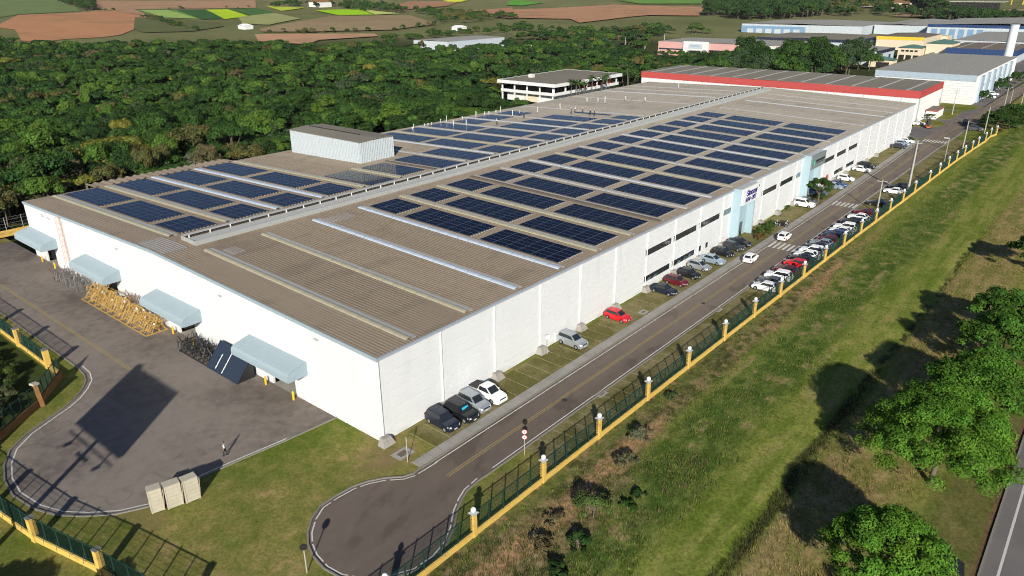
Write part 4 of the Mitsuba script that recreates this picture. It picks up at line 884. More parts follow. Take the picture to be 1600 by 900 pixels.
# red loader by the gatehouse
fk = thing('red_loader', 'small red loader machine standing near the gatehouse', 'loader')
put(fk, 'chassis', MB().obox((238.6, -1.2, .75), (2.4, 1.3, .9), .4).obox((237.5, -1.6, .5), (1.0, 1.2, .4), .4), 'm_orange')
put(fk, 'cab', MB().obox((238.9, -1.1, 1.9), (1.1, 1.1, 1.5), .4), 'm_black'); put(fk, 'mast', MB().obox((237.3, -1.7, 1.6), (.15, .9, 2.6), .4), 'm_black')
for dx, dy in ((-.8, -.9), (.8, -.3), (-1.2, .2), (.5, .7)): put(fk, 'wheel', MB().tube((238.6 + dx, -1.2 + dy, .38), (238.6 + dx + .1, -1.2 + dy - .25, .38), .38, n=12), 'm_rubber')

# ------------------------------------------------------------------ poles and signs
def signpost(x, y, h, label, discs, ang=0, r=.28):
    k = thing('sign_post', label, 'sign'); put(k, 'pole', MB().tube((x, y, 0), (x, y, h), .04, n=8), 'm_pole')
    for i, z in enumerate(discs):
        d = np.array([math.cos(ang), math.sin(ang), 0]); p = np.array([x, y, z]) + d * .05
        s = put(k, 'disc', MB().tube(p, p + d * .02, r, n=20), 'm_red'); put(s, 'face', MB().tube(p + d * .021, p + d * .028, r * .80, n=20), 'm_white')
        put(s, 'arrow', MB().obox(p + d * .034, (.008, .07, r * .8), ang, 0, .5 - i), 'm_black')
signpost(7.8, -13.1, 3.1, 'two round red-rimmed white signs on one pole at the kerb by the turning circle', (2.85, 2.2), math.radians(215))
k = thing('sign_post', 'grey post with a round sign seen edge-on on the grass by the warehouse corner', 'sign')
put(k, 'pole', MB().tube((-.7, -4.6, 0), (-.7, -4.6, 3.0), .045, n=8), 'm_pole'); put(k, 'disc', MB().tube((-.71, -4.59, 2.7), (-.685, -4.608, 2.7), .3, n=18), 'm_grey')
k = thing('sign_post', 'grey post with a round black sign on the left kerb of the turning circle', 'sign')
put(k, 'pole', MB().tube((-16.57, -9.5, 0), (-16.57, -9.5, 3.0), .05, n=8), 'm_pole'); put(k, 'disc', MB().tube((-16.6, -9.56, 2.72), (-16.56, -9.5, 2.72), .32, n=18), 'm_black')
k = thing('sign_post', 'white round sign on a thin post by the wall near the lone silver car', 'sign')
put(k, 'pole', MB().tube((27.4, -1.2, 0), (27.4, -1.2, 2.6), .035, n=6), 'm_pole'); put(k, 'disc', MB().tube((27.4, -1.25, 2.5), (27.38, -1.28, 2.5), .33, n=18), 'm_white')
def pole(x, y, h, r0, r1, label, arms=0, double=False):
    k = thing('utility_pole', label, 'pole', None)
    for i in range(2 if double else 1): put(k, 'shaft', MB().tube((x + .7 * i, y + .3 * i, 0), (x + .7 * i, y + .3 * i, h - .25 * i), r0, r1, n=10), 'm_pole', 40)
    for a in range(arms): put(k, 'crossarm', MB().obox((x, y, h - .35 - .9 * a), (.1, 2.0, .12), .1).tube((x, y - .8, h - .3 - .9 * a), (x, y - .8, h - .05 - .9 * a), .05).tube((x, y + .8, h - .3 - .9 * a), (x, y + .8, h - .05 - .9 * a), .05), 'm_grey')
    return k
pole(122.7, -16.45, 7.2, .15, .10, 'bare concrete pole rising from the row of parked cars at the second crosswalk', 1)
pole(141.6, -17.9, 12.4, .26, .16, 'tall pair of concrete poles standing together at the fence', 1, True)
k = thing('street_lamp', 'thin lamp post on the grass before the far crosswalk', 'lamp')
put(k, 'pole', MB().tube((185.6, -16.8, 0), (185.6, -16.8, 6.3), .09, .06, n=8), 'm_pole'); put(k, 'lamp_head', MB().obox((185.6, -16.2, 6.35), (.35, 1.3, .16), .1), 'm_white')
pole(196.2, -18.9, 9.8, .17, .11, 'slender pole at the fence just past the far crosswalk')
pole(238.8, -17.8, 8.5, .16, .1, 'pole in front of the roadside tree at the end of the fence')
pole(273.0, -2.0, 9.2, .16, .1, 'utility pole with cross-arms on the grass island by the gatehouse', 2)
pole(294.3, -15.2, 8.6, .15, .1, 'pole beyond the roadside tree, nearest of three'); pole(300, -16.2, 7.5, .13, .09, 'pole beyond the roadside tree, middle of three'); pole(318, -18.0, 9, .15, .1, 'pole beyond the roadside tree, farthest of three')

# ------------------------------------------------------------------ yard goods
yk = 0
for i in range(10):          # yellow steel stillages standing side by side
    y = 45.5 + 2.14 * i
    k = thing('steel_rack', f'yellow A-frame steel rack against the front wall, {ORD[i]} from the right of the yellow heap', 'rack', 'yellow steel racks heaped at the front wall')
    b = MB()
    for yy in (y, y + 1.95): b.box(-3.65, yy - .05, .03, -.5, yy + .05, .15)
    for xx in (-3.65, -2.6, -1.5, -.6): b.box(xx - .05, y, .035, xx + .05, y + 1.95, .145)
    put(k, 'base_frame', b, 'm_rackyellow')
    f = MB(); H_ = 2.3 + rng.uniform(-.25, .35)
    for yy in (y + .12, y + 1.0, y + 1.85):
        f.tube((-2.9 + rng.uniform(-.3, .3), yy, .1), (-1.5, yy + rng.uniform(-.2, .2), H_), .05, n=4); f.tube((-.7, yy, .1), (-1.6, yy + rng.uniform(-.2, .2), H_), .05, n=4)
        f.tube((-2.3, yy, H_ * .45), (-1.0, yy, H_ * .45), .035, n=4); f.tube((-3.4, yy, .12), (-2.0, yy + .3, H_ * .6), .03, n=4)
    for _ in range(30):
        a = np.array([rng.uniform(-2.7, -.7), rng.uniform(y, y + 2), rng.uniform(.3, H_)]); d = rng.normal(0, 1, 3); d /= np.linalg.norm(d); f.tube(a - d * rng.uniform(.25, .7), a + d * rng.uniform(.25, .7), .045, n=4)
    f.box(-1.62, y, H_ - .05, -1.5, y + 1.95, H_ + .05)
    put(k, 'upright_frame', f, 'm_rackyellow')
    if i % 2: put(k, 'cross_brace', MB().tube((-2.6, y, .2), (-1.2, y + 1.9, H_ - .2), .04, n=4).tube((-2.6, y + 1.9, .2), (-1.2, y, H_ - .2), .04, n=4), 'm_rackrust')
    for _ in range(2):
        p = (rng.uniform(-2.2, -1.0), rng.uniform(y, y + 2), rng.uniform(.9, H_)); put(k, 'wheel', MB().tube(p, (p[0] + .05, p[1] + .03, p[2]), .16, n=10), 'm_white')
def junk(name, n, x0, x1, y0, y1, mat, lab, grp, hmax, sz=(.5, 1.1)):
    for i in range(n):
        k = thing(name, lab.format(ORD[i]), 'rack', grp)
        yc = y0 + (y1 - y0) * (i + .5) / n; f = MB(); w = (y1 - y0) / n * .45
        for _ in range(26):
            a = np.array([rng.uniform(x0, x1), yc + rng.uniform(-w, w), rng.uniform(.5, hmax)]); d = np.array([rng.normal(0, .35), rng.normal(0, .35), 1]); d /= np.linalg.norm(d); L = min(rng.uniform(*sz), a[2]); f.tube(a - d * L, a + d * L * .7, .045, n=4)
        put(k, 'frame', f, mat)
        f = MB()
        for yy in (yc - w, yc + w): f.box(x0, yy - .04, .03, x1, yy + .04, .12)
        for xx in (x0, x1 - .05):
            f.box(xx - .04, yc - w, .035, xx + .04, yc + w, .115); f.tube((xx, yc - w, .1), (xx, yc - w, hmax * .9), .045, n=4); f.tube((xx, yc + w, .1), (xx, yc + w, hmax * .9), .045, n=4)
        f.box(x0, yc - w, hmax * .85, x1, yc - w + .07, hmax * .92); f.box(x0, yc + w - .07, hmax * .6, x1, yc + w, hmax * .67)
        put(k, 'stand', f, mat)
junk('grey_rack', 6, -3.1, -.8, 67.6, 80.0, 'm_rackgrey', 'grey steel frame stacked by the wall, {} beyond the yellow racks', 'grey steel frames by the front wall', 1.9)
junk('black_rack', 6, -2.9, -.6, 30.9, 37.8, 'm_rackblack', 'black steel frame by the wall, {} from the navy ramp', 'black steel frames by the front wall', 1.9)
junk('upper_rack', 4, -1.0, -.4, 46.5, 58, 'm_rackrust', 'mauve-grey steel frame leaning on the wall behind the yellow racks, {} from the right', 'mauve frames behind the yellow racks', 3.0)
k = thing('steel_beams', 'bundle of brown steel beams lying on the asphalt by the far dock doors', 'beams')
for j in range(4): put(k, 'beam', MB().box(-2.1 + .18 * j, 78.8, .02, -1.97 + .18 * j, 85.2, .2), 'm_rackrust')
k = thing('loading_ramp', 'navy blue wedge-shaped loading ramp with two white stripes leaning at the front wall', 'ramp')
put(k, 'deck', MB().hexa([(-3.0, 23.4, .02), (-.5, 23.4, 2.9), (-.5, 30.6, 2.9), (-3.0, 30.6, .02)], [(-3.05, 23.4, .08), (-.55, 23.4, 2.98), (-.55, 30.6, 2.98), (-3.05, 30.6, .08)]), 'm_navy')
put(k, 'side', MB().hexa([(-2.9, 23.45, .02), (-.52, 23.45, .02), (-.52, 23.45, 2.75), (-2.9, 23.45, .1)], [(-2.9, 23.6, .02), (-.52, 23.6, .02), (-.52, 23.6, 2.75), (-2.9, 23.6, .1)]), 'm_black')
for y, a0, a1 in ((28.6, .1, .62), (27.0, .06, .9)):
    P0 = np.array([-3.05, 0, .08]); P1 = np.array([-.55, 0, 2.98]); q0, q1 = P0 + (P1 - P0) * a0, P0 + (P1 - P0) * a1; o = np.array([-.017, 0, .014])
    put(k, 'stripe', MB().hexa([(*(q0 + o)[[0]], y, (q0 + o)[2]), ((q1 + o)[0], y, (q1 + o)[2]), ((q1 + o)[0], y + .14, (q1 + o)[2]), ((q0 + o)[0], y + .14, (q0 + o)[2])],
                               [((q0 + 2 * o)[0], y, (q0 + 2 * o)[2]), ((q1 + 2 * o)[0], y, (q1 + 2 * o)[2]), ((q1 + 2 * o)[0], y + .14, (q1 + 2 * o)[2]), ((q0 + 2 * o)[0], y + .14, (q0 + 2 * o)[2])]), 'm_white')
for i, (x0, y0, w, lab) in enumerate([(-21.22, 7.8, 1.16, 'pale tall wooden crate on the kerb of the yard, leftmost of three'), (-19.95, 7.22, 1.42, 'pale tall wooden crate on the kerb of the yard, middle of three'), (-18.42, 6.7, 1.36, 'pale tall wooden crate on the kerb of the yard, rightmost of three')]):
    a = math.radians(-17 + 4 * i); d = np.array([math.cos(a), math.sin(a)]); nn = np.array([-d[1], d[0]]); p = np.array([x0, y0]); D = 1.0; H_ = 2.5
    k = thing('wooden_crate', lab, 'crate', 'tall pale crates on the yard kerb'); c_ = p + d * w / 2 + nn * D / 2
    put(k, 'box', MB().obox((c_[0], c_[1], .08 + (H_ - .08) / 2), (w - .06, D - .06, H_ - .1), a), 'm_crate')
    for s in (-1, 1):
        for e in (-1, 1):
            q = c_ + d * s * (w / 2 - .05) + nn * e * (D / 2 - .03); put(k, 'corner_batten', MB().obox((q[0], q[1], H_ / 2), (.1, .07, H_), a), 'm_crate')
    for z in (.1, 1.22, H_ - .06): put(k, 'band', MB().obox((c_[0], c_[1], z), (w, D, .09), a), 'm_crate')
    q = c_ + d * (w / 2 + .06) - nn * .12; put(k, 'lid_board', MB().obox((q[0], q[1], 1.15), (.05, D * .7, 2.1), a, .08), 'm_crate')
# the tall billboard outside the picture whose shadow falls on the yard
k = thing('billboard', 'tall billboard on a steel pole standing outside the yard at the left', 'billboard')
bx0, by0 = -40.0, 7.85
dd_ = lambda s: None
put(k, 'pole', MB().tube((bx0, by0, 0), (bx0, by0, 13.0), .32, .26, n=14), 'm_grey')
put(k, 'board', MB().box(bx0 - .35, by0 - 5.25, 11.95, bx0 + .25, by0 + 5.25, 17.75).box(bx0 - .3, by0 + 4.2, 17.75, bx0 + .2, by0 + 5.25, 18.1), 'm_white')
cw = MB()
for s in (-3.4, 3.4): cw.box(bx0 - .1, by0 + s - .06, 10.7, bx0 + .1, by0 + s + .06, 12.0); cw.box(bx0 - .6, by0 + s - .25, 10.6, bx0 + .1, by0 + s + .25, 10.75)
cw.box(bx0 - .12, by0 - 5.2, 11.2, bx0 + .0, by0 + 5.2, 11.3); cw.box(bx0 - .1, by0 - 1.2, 10.4, bx0 + .1, by0 + 1.2, 10.6)
put(k, 'catwalk', cw, 'm_grey')
# small dark panel beside the main road
k = thing('tilted_panel', 'small dark tilted panel on a metal frame between the near tree and the main road', 'panel')
put(k, 'panel', MB().hexa([(15.9, -51.7, .9), (17.7, -51.4, .9), (17.9, -50.0, 1.25), (16.1, -50.3, 1.25)], [(15.9, -51.7, .98), (17.7, -51.4, .98), (17.9, -50.0, 1.33), (16.1, -50.3, 1.33)]), 'm_black')
fm = MB()
for x, y, h in ((16.0, -51.6, .95), (17.6, -51.3, .95), (17.8, -50.1, 1.3), (16.2, -50.4, 1.3)): fm.tube((x, y, 0), (x, y, h), .04)
put(k, 'frame', fm, 'm_pole')

# ------------------------------------------------------------------ vegetation
def leaves(rg, centres, radii, n, size, tint, flat=.75, var=.30, up=.25, dens=None):
    """n leaf-sized quads spread over the upper shells of many small clumps"""
    w = (np.asarray(radii) ** 2); k = rg.choice(len(radii), n, p=w / w.sum())
    d = rg.normal(0, 1, (n, 3)); d /= np.linalg.norm(d, axis=1, keepdims=True)
    d[:, 2] = np.where(d[:, 2] < -.35, -d[:, 2], d[:, 2])
    rr = np.asarray(radii)[k] * rg.uniform(.55, 1.08, n)
    p = np.asarray(centres)[k] + d * rr[:, None] * np.array([1, 1, flat])
    nn = d * 1.15 + rg.normal(0, .42, (n, 3)) + np.array([0, 0, up]); nn /= np.linalg.norm(nn, axis=1, keepdims=True)
    a = np.cross(nn, rg.normal(0, 1, (n, 3))); a /= np.linalg.norm(a, axis=1, keepdims=True); b = np.cross(nn, a)
    s = size * rg.uniform(.6, 1.35, n)[:, None]
    v = np.stack([p - a * s * .5, p + b * s * .30 + a * s * .05, p + a * s * .5, p - b * s * .30], 1).reshape(-1, 3)
    i = np.arange(n) * 4
    f = np.vstack([np.column_stack([i, i + 1, i + 2]), np.column_stack([i, i + 2, i + 3])])
    ct = rg.uniform(1 - var, 1 + var, len(radii)); hue = rg.normal(0, .07, len(radii))
    c = np.asarray(tint)[None] * (ct[k] * rg.uniform(.75, 1.25, n))[:, None]
    c = c * np.column_stack([1 + hue[k], np.ones(n), 1 - hue[k] * .5])
    return v, f, np.repeat(np.clip(c, .004, .9), 4, 0)

def limbs(rg, H, R, base_r, centres, n_l=5, fork=.35):
    m = MB(); top = np.array([rg.normal(0, .04) * R, rg.normal(0, .04) * R, H * fork])
    m.tube((0, 0, -.3), top, base_r, base_r * .75, 7)
    sel = rg.choice(len(centres), min(n_l, len(centres)), replace=False)
    for s in sel:
        e = np.asarray(centres[s]); mid = top + (e - top) * .55 + np.array([0, 0, .08 * H])
        m.tube(top, mid, base_r * .55, base_r * .3, 5); m.tube(mid, e, base_r * .3, base_r * .1, 4)
    return m.out()

def crown_clumps(rg, R, H, n, z0=.42, rmin=.2, rmax=.36, umbrella=False):
    C, Rr = [], []
    for i in range(n):
        th = rg.uniform(0, 2 * PI); u = rg.uniform(0, 1) ** .6
        rad = u * R * .80 * rg.uniform(.85, 1.12)
        zt = math.sqrt(max(0, 1 - (u * .92) ** 2))
        lo = H * z0; z = lo + (H - lo) * (zt * rg.uniform(.55, .95) if not umbrella else .62 + .25 * zt * rg.uniform(.7, 1)) * .92
        C.append((rad * math.cos(th), rad * math.sin(th), z)); Rr.append(R * rg.uniform(rmin, rmax) * (.85 if u > .8 else 1))
    return np.array(C), np.array(Rr)

def tree_kind(seed, R, H, nl, ls, tint, nclump=16, umbrella=False, flat=.72, var=.3, z0=.42):
    rg = np.random.default_rng(seed)
    C, Rr = crown_clumps(rg, R, H, nclump, z0=z0, umbrella=umbrella)
    v, f, c = leaves(rg, C, Rr, nl, ls, tint, flat, var)
    return (v, f, c), limbs(rg, H, R, .035 * H * .5 + .05, C)

TINT = {'deep': (.026, .057, .014), 'dark': (.020, .043, .013), 'mid': (.037, .075, .016), 'fresh': (.055, .103, .018), 'yellow': (.115, .118, .024), 'olive': (.070, .070, .024), 'brown': (.082, .072, .034), 'grey': (.085, .092, .06), 'blue': (.036, .060, .028)}
KINDS = [('deep', False, .42), ('mid', False, .38), ('dark', False, .4), ('fresh', False, .42), ('olive', False, .36), ('deep', True, .5), ('mid', True, .45), ('blue', False, .4), ('yellow', True, .5), ('brown', False, .4), ('grey', False, .38), ('dark', True, .45)]
PROB = np.array([.19, .17, .15, .09, .10, .08, .07, .06, .02, .035, .02, .055]); PROB /= PROB.sum()
GROUPS = []
for lod, (nl, ls) in enumerate(((5200, .44), (1800, .72))):
    gs = []
    for i, (tn, um, z0) in enumerate(KINDS):
        (v, f, c), lm = tree_kind(100 + i, 4.9, 7.4, nl, ls, np.array(TINT[tn]) * 1.32, var=.17, nclump=20 if lod == 0 else 14, umbrella=um, z0=z0)
        gid = f'tree_shape_{lod}_{i}'
        scene[gid] = {'type': 'shapegroup', 'crown': mikit.ply((v, f), 'm_vcol', color=c), 'trunk': mikit.ply(lm, 'm_bark')}
        gs.append(gid)
    GROUPS.append(gs)
def palm_mesh(rg, H, nf=15, L=2.4, tint=(.05, .09, .025)):
    V, F, Cc = [], [], []; n0 = 0
    for k in range(nf):
        az = 2 * PI * k / nf + rg.uniform(-.2, .2); el = rg.uniform(-.1, 1.0); ns = 6
        pts = []
        for j in range(ns + 1):
            t = j / ns; r = L * t * math.cos(el * (1 - .2 * t)); z = H + L * (math.sin(el) * t - .55 * t * t)
            pts.append((r * math.cos(az), r * math.sin(az), z))
        side = np.array([-math.sin(az), math.cos(az), 0])
        for j in range(ns):
            w0, w1 = .34 * math.sin(PI * (.12 + .8 * j / ns)), .34 * math.sin(PI * (.12 + .8 * (j + 1) / ns))
            for sg in (-1, 1):
                a, b = np.array(pts[j]), np.array(pts[j + 1]); dz = np.array([0, 0, -.22])
                V += [a, b, b + sg * side * w1 + dz * w1 * 2, a + sg * side * w0 + dz * w0 * 2]; F += [[n0, n0 + 1, n0 + 2], [n0, n0 + 2, n0 + 3]]; n0 += 4
                Cc += [np.array(tint) * rg.uniform(.7, 1.3)] * 4
    m = MB(); m.tube((0, 0, -.2), (.1, 0, H), .17, .12, 7)
    return (np.array(V), np.array(F), np.array(Cc)), m.out()
rg = np.random.default_rng(5)
(v, f, c), lm = palm_mesh(rg, 7.5)
scene['palm_shape'] = {'type': 'shapegroup', 'crown': mikit.ply((v, f), 'm_vcol', color=c), 'trunk': mikit.ply(lm, 'm_bark')}

# forest: positions on a jittered grid
forest = Polygon([(-60, 119), (4, 119), (176, 119), (184, 166), (262, 166), (286, 118), (300, 60), (372, 58), (418, 62), (424, 216), (500, 226), (560, 330), (700, 262), (790, 280), (779, 346), (741, 406), (674, 444), (596, 476), (514, 509), (441, 512), (344, 489), (343, 562),
                  (327, 620), (294, 675), (265, 689), (242, 715), (219, 711), (212, 730), (242, 841), (240, 870), (214, 896), (120, 900), (-40, 500), (-80, 200)])
clear = unary_union([Polygon([(425, 56), (900, 56), (900, 112), (425, 112)]), Polygon([(338, 312), (470, 312), (500, 330), (500, 470), (395, 500), (345, 430)]), Polygon([(184, 108), (262, 108), (262, 160), (184, 160)]), LineString([(300, 250), (420, 225), (520, 300), (640, 300)]).buffer(7),
                     Polygon([(386, 108), (640, 108), (640, 222), (398, 230)]), Polygon([(640, 90), (900, 90), (900, 290), (640, 275)]), Polygon([(285, 56), (372, 56), (372, 100), (300, 118), (285, 118)])])
cand = []
y = 110.0
while y < 910:
    x = -70.0
    while x < 800:
        r = math.hypot(x + 42, y + 53); st = 5.5 if r < 330 else 6.8 if r < 520 else 8.6
        if rg.uniform() < (5.0 / st) ** 2:
            px, py = x + rg.uniform(-2.3, 2.3), y + rg.uniform(-2.3, 2.3); az = math.degrees(math.atan2(py + 53, px + 42))
            q_ = 1.0 if r < 300 else 1.16
            if az < 79 and forest.contains(Point(px, py)) and forest.contains(Point(-42 + (px + 42) * q_, -53 + (py + 53) * q_)) and not clear.contains(Point(px, py)): cand.append((r, px, py))
        x += 5.0
    y += 5.0
cand.sort()
patch = lambda x, y: meshkit.noise(np.array([[x / 45.0, y / 45.0, .5]]), 3)[0]
LABT = {'deep': 'deep green', 'mid': 'mid green', 'dark': 'very dark green', 'fresh': 'bright green', 'olive': 'olive green', 'blue': 'bluish green', 'yellow': 'yellow-green', 'brown': 'brownish dry', 'grey': 'greyish pale'}
def plant(key, gid, x, y, z, s, sz, a):
    scene[key] = {'type': 'instance', 'shape': {'type': 'ref', 'id': gid}, 'to_world': T().translate([x, y, z]).rotate([0, 0, 1], a).scale([s, s, sz])}
nst = 0
for i, (r, x, y) in enumerate(cand):
    pr = PROB.copy(); q = patch(x, y); pr[[3, 1, 6]] *= .4 + 1.6 * q; pr[[0, 2, 11]] *= 1.7 - q
    if x < 70 and r < 250: pr[4] *= 4.5; pr[8] *= 4.0
    if r > 200: pr[8] *= .3; pr[9] *= .08; pr[10] *= .25; pr[4] *= .5
    kd = int(rg.choice(12, p=pr / pr.sum())); s = (.72 + 1.05 * rg.uniform() ** 2) * (1.0 if r < 300 else 1.08 if r < 520 else 1.15); sz = (.62 + .95 * rg.uniform() ** 1.4) * (1.05 if r < 260 else .88)
    lod = 0 if r < 290 else 1; z = float(terr(x, y)) - .1
    if i < 300:
        key = numbered('forest_tree'); um = KINDS[kd][1]
        tag(key, f'{LABT[KINDS[kd][0]]} {"flat-topped" if um else "rounded"} tree in the front part of the forest behind the warehouse', 'tree', f'{LABT[KINDS[kd][0]]} {"flat-topped" if um else "rounded"} forest trees')
        plant(key, GROUPS[lod][kd], x, y, z, s, sz, rg.uniform(0, 360))
    else:
        nst += 1; plant(f'far_forest__{nst:03d}', GROUPS[lod][kd], x, y, z, s, sz, rg.uniform(0, 360))
for i, (x, y, kd, s, sz, lb) in enumerate([(39, 147, 8, 1.75, 1.25, 'broad flat yellow-green tree standing out in the forest just behind the roof edge'), (31, 139, 8, 1.1, 1.1, 'smaller yellow-green flat tree beside the broad one behind the roof edge'), (12, 127, 8, 1.2, 1.0, 'yellow-green tree behind the left corner of the warehouse'), (13, 150, 9, 1.6, 1.15, 'large reddish-brown dry tree behind the left part of the roof'), (6, 141, 9, 1.2, 1.1, 'smaller reddish-brown tree behind the left corner'),
        (24, 140, 9, 1.2, 1.05, 'brownish tree between the dry tree and the yellow-green one'), (50, 125, 10, 1.25, .95, 'greyish pale bushy tree next to the overhanging roof sheets'), (64, 133, 4, 1.3, 1.1, 'olive brown leafless-looking tree left of the rooftop plant room'), (2, 121, 4, 1.2, 1.1, 'olive tree at the left edge of the picture behind the end fence'), (36, 122, 1, .9, .9, 'small fresh green round tree with a pale trunk beside the overhanging roof sheets')]):
    key = numbered('forest_tree'); tag(key, lb, 'tree'); plant(key, GROUPS[0][kd], x, y, 0, s, sz, 40 * i)
# undergrowth on the forest's near edge and tree stands on the hills
def stand(poly, spacing, kinds, smin, smax, tall=1.0, lod=1):
    global nst
    P_ = Polygon(poly); x0, y0, x1, y1 = P_.bounds
    for _ in range(int(P_.envelope.area / spacing ** 2)):
        x, y = rg.uniform(x0, x1), rg.uniform(y0, y1)
        if P_.contains(Point(x, y)):
            nst += 1; s = rg.uniform(smin, smax); plant(f'far_forest__{nst:03d}', GROUPS[lod][kinds[int(rg.integers(len(kinds)))]], x, y, float(terr(x, y)) - 1.6 * s, s, s * tall * rg.uniform(.85, 1.2), rg.uniform(0, 360))
stand([(511, 1433), (455, 1215), (424, 1128), (441, 1120), (480, 1215), (560, 1420)], 9, [2, 0, 11], 1.2, 2.0)
stand([(620, 960), (700, 1010), (780, 960), (735, 800), (690, 740), (650, 800), (690, 900)], 15, [0, 2, 1], .9, 1.5)
stand([(640, 560), (720, 560), (760, 700), (730, 780), (690, 720), (640, 640), (575, 560)], 14, [0, 1, 4], .9, 1.4)
stand([(850, 380), (800, 300), (830, 255), (900, 240), (1000, 330), (1040, 420)], 9.5, [2, 11, 2, 0], 1.3, 2.1, 1.25)
stand([(880, 240), (880, 130), (1000, 160), (1200, 240), (1250, 360), (1040, 420)], 17, [2, 0, 4, 1], 1.0, 1.8)
stand([(860, 150), (850, 60), (905, 40), (920, 110), (905, 150)], 9, [2, 0, 11], .9, 1.7)
stand([(930, 150), (985, 185), (1010, 165), (960, 135)], 8, [2, 11], 1.3, 2.1, 1.3)
stand([(400, 905), (352, 690), (365, 690), (415, 900)], 10, [0, 4], .5, .9); stand([(400, 1068), (451, 1090), (487, 1097), (600, 968), (605, 975), (490, 1104), (430, 1108)], 13, [0, 4], .4, .7)
stand([(393, 628), (422, 597), (491, 552), (571, 566), (560, 556), (485, 543), (410, 590)], 9, [0, 2, 4], .45, .8); stand([(380, 470), (600, 420), (640, 470), (520, 500)], 14, [0, 1], .8, 1.2)
labels['far_forest'] = {'label': 'the remaining mass of forest and hillside tree stands farther away', 'category': 'forest', 'kind': 'stuff'}
# trees behind the red-banded shed and round the pink building
k_ = 0
for poly, n, smin, smax, kinds, lab in [([(300, 64), (365, 62), (424, 66), (430, 112), (330, 122), (296, 114)], 60, 1.3, 2.1, [0, 2, 1, 7], 'dense dark tree in the tall clump behind the red-banded shed'),
                                        ([(388, 116), (430, 116), (430, 214), (394, 216)], 70, .35, .66, [0, 1, 3, 2], 'tree in the row in front of the pink building')]:
    P_ = Polygon(poly); x0, y0, x1, y1 = P_.bounds; c_ = 0
    while c_ < n:
        x, y = rg.uniform(x0, x1), rg.uniform(y0, y1)
        if P_.contains(Point(x, y)):
            c_ += 1; key = numbered('estate_tree'); tag(key, lab, 'tree', lab + 's'); s = rg.uniform(smin, smax)
            plant(key, GROUPS[0][kinds[c_ % len(kinds)]], x, y, -1.2 * s, s, s * rg.uniform(1.1, 1.4), rg.uniform(0, 360))
for i, (x, y) in enumerate([(215.1, 126), (212.3, 126.5), (217, 125.5), (221, 126), (226, 125.5), (232, 124.5), (236, 125), (253, 118), (258, 122), (262, 130), (268, 133), (406, 150), (404, 172), (403, 186), (306, 48), (402, 160)]):
    key = numbered('palm_tree'); tag(key, f'palm tree, {ORD[i]} from the left among those by the pavilion' if i < 11 else f'palm tree near the pink building, number {ORD[i - 11]} from the right', 'palm'); s = rg.uniform(1.0, 1.25) if i < 11 else rg.uniform(.7, .9)
    plant(key, 'palm_shape', x, y, 0, s, s * rg.uniform(.9, 1.1), rg.uniform(0, 360))

def big_tree(name, label, x, y, R, H, nclump, nl, ls, tint, seed, cat='tree', z0=.30, rmin=.13, rmax=.22, group=None, trunk=None, lean=(0, 0), var=.28, z=0, flat=.75):
    rg = np.random.default_rng(seed)
    C, Rr = crown_clumps(rg, R, H, nclump, z0=z0, rmin=rmin, rmax=rmax); C[:, :2] += np.array(lean)
    v, f, c = leaves(rg, C, Rr, nl, ls, tint, flat, var); k = thing(name, label, cat, group)
    tw = T().translate([x, y, z])
    put(k, 'crown', (v, f), 'm_vcol', color=c, tw=tw); put(k, 'trunk', limbs(rg, H, R, trunk or .022 * H + .04, C, 9, .30), 'm_bark', True, tw=tw)
    return k
G1 = (.080, .172, .020)
big_tree('roadside_tree', 'largest bright green tree in the row beside the main road, second from the bottom', 29.0, -46.6, 7.7, 11.6, 210, 95000, .21, G1, 11, z0=.05, rmin=.11, rmax=.18)
big_tree('roadside_tree', 'bright green tree cut by the bottom edge in the row beside the main road', 11.0, -46.6, 5.7, 8.0, 130, 46000, .21, G1, 12, z0=.12, rmin=.12, rmax=.19)
big_tree('roadside_tree', 'bright green tree just above the largest one in the row beside the main road', 43.0, -47.6, 6.2, 8.8, 120, 28000, .29, (.062, .14, .018), 13)
big_tree('roadside_tree', 'green tree at the right edge of the picture, third up beside the main road', 57.5, -48.0, 6.4, 8.5, 70, 15000, .36, (.055, .125, .018), 14)
big_tree('roadside_tree', 'green tree at the right edge, topmost of the row beside the main road', 68.0, -47.0, 5.6, 8.0, 60, 12000, .38, (.05, .115, .018), 15)
big_tree('roadside_tree', 'shaded tree beyond the right edge whose shadow reaches the verge', 101.0, -47.5, 5.5, 8.0, 50, 8000, .42, (.036, .085, .015), 16)
big_tree('street_tree', 'dark green round-headed street tree standing before the dark sign portal', 123.4, -4.0, 3.5, 5.8, 40, 7000, .26, (.032, .066, .014), 21, z0=.45)
big_tree('junction_tree', 'large dark bushy tree leaning over the road at the end of the fence, nearest part', 243.5, -20.0, 6.2, 8.2, 56, 9000, .42, (.026, .056, .013), 22, z0=.05)
big_tree('junction_tree', 'large dark bushy tree behind the first one at the end of the fence', 253.5, -22.5, 7.0, 8.8, 56, 9000, .42, (.030, .064, .013), 23, z0=.05)
big_tree('junction_tree', 'bright bushy tree farthest right at the end of the fence', 266, -26, 6.4, 7.4, 50, 8000, .42, (.045, .088, .016), 24, z0=.05)
big_tree('gatehouse_tree', 'sparse yellowish small tree beside the gatehouse and red loader', 242.8, -.2, 2.6, 4.6, 24, 1500, .3, (.13, .12, .065), 25, z0=.4)
for i, (x, y, R, H) in enumerate([(315, -4.6, 3.6, 5.2), (322, -4.4, 3.0, 4.6), (350, -5.4, 4.2, 6.5), (356, -5.6, 4.0, 6.5), (382, -6.6, 4.5, 7), (392, -7, 4.5, 7)]):
    big_tree('hedge_tree', f'dark round tree in front of the far grey-roofed warehouse, {ORD[i]} along its wall', x, y, R, H, 26, 2200, .5, (.032, .066, .016), 40 + i, z0=.1)
